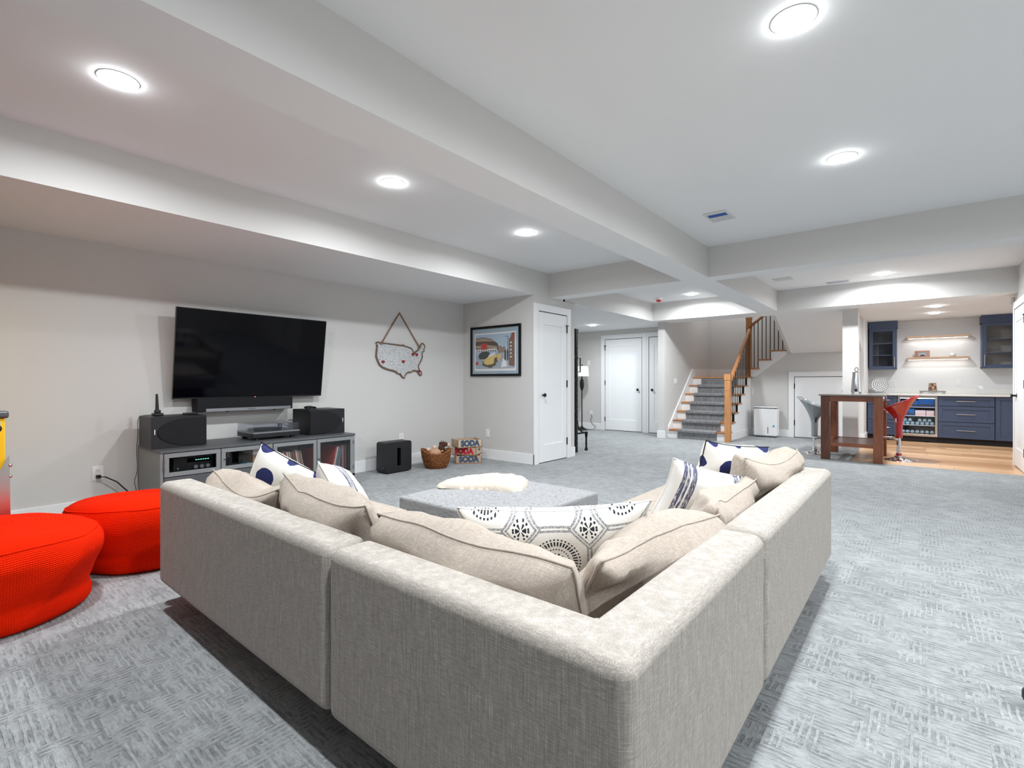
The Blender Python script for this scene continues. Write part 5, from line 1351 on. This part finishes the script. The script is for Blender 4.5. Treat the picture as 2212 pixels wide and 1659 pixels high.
M().prism([(.108, 11.955, .9305), (.236, 11.955, .9305), (.220, 11.965, 1.072), (.122, 11.965, 1.072)], (0, .06, 0)).build('body', 'bark', wc, bevel=.003, seg=1)
M().prism([(.118, 11.9535, .940), (.226, 11.9535, .940), (.212, 11.9625, 1.062), (.130, 11.9625, 1.062)], (0, .004, 0)).build('carved_panel', 'carved', wc)
tx = thing('tissue_box', (.83, 12.0, .876), 'pale grey tissue box with a white tissue on the bar counter', 'tissue box')
M().box(.775, .888, 11.95, 12.06, .8765, .966).build('box', 'vent', tx, bevel=.004, seg=2)
ts = M(); 
for a, b, c_ in (((.80, 12.0), (.86, 12.01), .0), ((.81, 12.02), (.855, 11.99), .01)):
    ts.prism([(a[0], a[1], .964), (b[0], b[1], .964), (b[0] - .01, b[1] + .01, 1.0), (.835 + c_, 12.0, 1.02), (.79 - c_, 12.01, 1.032), (.765 + c_, 12.005, 1.03), (.80, 12.0, 1.0)], (.0, .0015, 0))
ts.build('tissue', 'tissue', tx)

# ---- bar table and stools
bt = thing('bar_table', (-.74, 8.78, 0), 'tall brown wooden bar table with thin stone top', 'table')
bx0, bx1, by0, by1 = -1.098, -.388, 8.255, 9.28; lw = .105
M().box(bx0 - .024, bx1 + .024, by0 - .03, by1 + .03, .902, .924).build('tabletop', 'tabletop', bt, bevel=.002, seg=1)
for x in (bx0, bx1 - lw):
    for y in (by0, by1 - lw): M().box(x, x + lw, y, y + lw, 0, .902).build('leg', 'mahog', bt, bevel=.003, seg=1)
for y in (by0 + .012, by1 - .04): M().box(bx0 + lw, bx1 - lw, y, y + .028, .825, .90).build('apron', 'mahogx', bt)
for x in (bx0 + .012, bx1 - .04): M().box(x, x + .028, by0 + lw, by1 - lw, .825, .90).build('apron', 'mahogx', bt)
for y in (by0 + .03, by1 - .07): M().box(bx0 + lw, bx1 - lw, y, y + .04, .195, .245).build('stretcher', 'mahogx', bt)
for x in (bx0 + .03, bx1 - .07): M().box(x, x + .04, by0 + lw, by1 - lw, .195, .245).build('stretcher', 'mahogx', bt)
M().box(bx0 + lw + .02, bx1 - lw - .02, by0 + .07, by1 - .07, .225, .240).build('lower_shelf', 'mahogx', bt, bevel=.002, seg=1)
def stool(cx, cy, mat, sgn, label, dz=0.0):
    t = thing('bar_stool', (cx, cy, 0), label, 'stool', 'gas-lift bar stools')
    M().lathe([(.185, 0), (.185, .006), (.15, .012), (.10, .022), (.06, .040), (.042, .060), (.032, .075)], (cx, cy, 0), 40).build('base', 'chrome', t, smooth='all')
    M().lathe([(.034, .068), (.034, .095), (.030, .10)], (cx, cy, 0), 24).build('collar', mat if mat == 'red' else 'chrome', t, smooth=True)
    M().lathe([(.025, .09), (.025, .33 + dz)], (cx, cy, 0), 20).build('column', 'chrome', t, smooth=True)
    # footrest loop on the table side
    fr = [(cx + sgn * (.02 + .15 * math.sin(PI * i / 16)), cy - .12 * math.cos(PI * i / 16), .305 + dz + .01 * math.sin(PI * i / 16)) for i in range(17)]
    M().tube([(cx, cy, .30 + dz)] + fr + [(cx, cy, .30 + dz)], .010, 8).build('footrest', 'chrome', t, smooth='all')
    # shell: rings from the neck up to a tilted rim, then down inside
    sh = M(); NA = 40; prev = None; first = None
    def ringpt(k, inner):
        out = []
        for i in range(NA):
            a = 2 * PI * i / NA; c_, s_ = math.cos(a), math.sin(a)     # c=+1 is the table (front) side
            if not inner:
                r = .042 + .012 * k + .145 * max(0, (k - .38) / .62) ** 1.7; off = -.022 * max(0, (k - .35) / .65) ** 1.2
                zc = .315 + dz + .50 * k ** .92
            else:
                q = 1 - k; r = .012 + (.150) * (k ** .55); off = -.022 * k; zc = .70 + dz + .115 * k ** 1.6
            kk = max(0, (k - .45) / .55) if not inner else k ** 1.5
            z = zc - c_ * .098 * kk * (1.05 if c_ < 0 else .95)
            rx = r * (1 + .10 * kk); ry = r * (.98 if not inner else .98)
            out.append(sh.bm.verts.new((cx + sgn * (off + c_ * rx), cy + s_ * ry, z)))
        return out
    for k in range(0, 25):
        R = ringpt(k / 24, False)
        if prev: sh.bridge(prev, R)
        else: first = R
        prev = R
    for k in range(14, -1, -1):
        R = ringpt(k / 14, True); sh.bridge(prev, R); prev = R
    sh._f(prev); sh._f(first[::-1])
    sh.build('seat_shell', mat, t, smooth='all')
    M().tube([(cx + sgn * .03, cy - .05, .60 + dz), (cx + sgn * .03, cy - .075, .585 + dz), (cx + sgn * .03, cy - .08, .53 + dz)], .008, 8).build('lift_lever', 'black' if mat != 'red' else 'chrome', t, smooth='all')
stool(-.235, 8.80, 'red', -1, 'glossy red bar stool right of the bar table', .0)
stool(-1.255, 8.82, 'greygloss', 1, 'silver grey bar stool left of the bar table', -.05)
ds = thing('drink_dispenser', (-.735, 8.95, .924), 'tapered silver dispenser with ring handle and tap on the bar table', 'dispenser')
dxc, dyc = -.735, 8.95
dm = M(); A = dm.ring((dxc, dyc, .945), (0, 0, 1), .072, 10); B = dm.ring((dxc, dyc, 1.235), (0, 0, 1), .048, 10); dm.bridge(A, B); dm._f(A[::-1]); dm._f(B)
dm.build('body', 'chrome', ds, bevel=.004, seg=2)
M().lathe([(.052, 1.232), (.052, 1.242), (.02, 1.247)], (dxc, dyc, 0), 20).build('lid', 'stainless', ds, smooth=True)
for i in range(4):
    a = PI / 4 + i * PI / 2; M().box(dxc + .062 * math.cos(a) - .012, dxc + .062 * math.cos(a) + .012, dyc + .062 * math.sin(a) - .012, dyc + .062 * math.sin(a) + .012, .9245, .95).build('foot', 'chrome', ds)
M().tube([(dxc + .02 * math.cos(2 * PI * i / 20), dyc, 1.28 + .03 * math.sin(2 * PI * i / 20)) for i in range(21)], .004, 8).build('ring_handle', 'black', ds, smooth='all')
tp = M().cyl((dxc, dyc - .07, .975), (dxc, dyc - .10, .97), .010, n=12).build('tap', 'black', ds); M().box(dxc - .018, dxc + .018, dyc - .105, dyc - .095, .965, .99).build('tap_lever', 'black', tp)
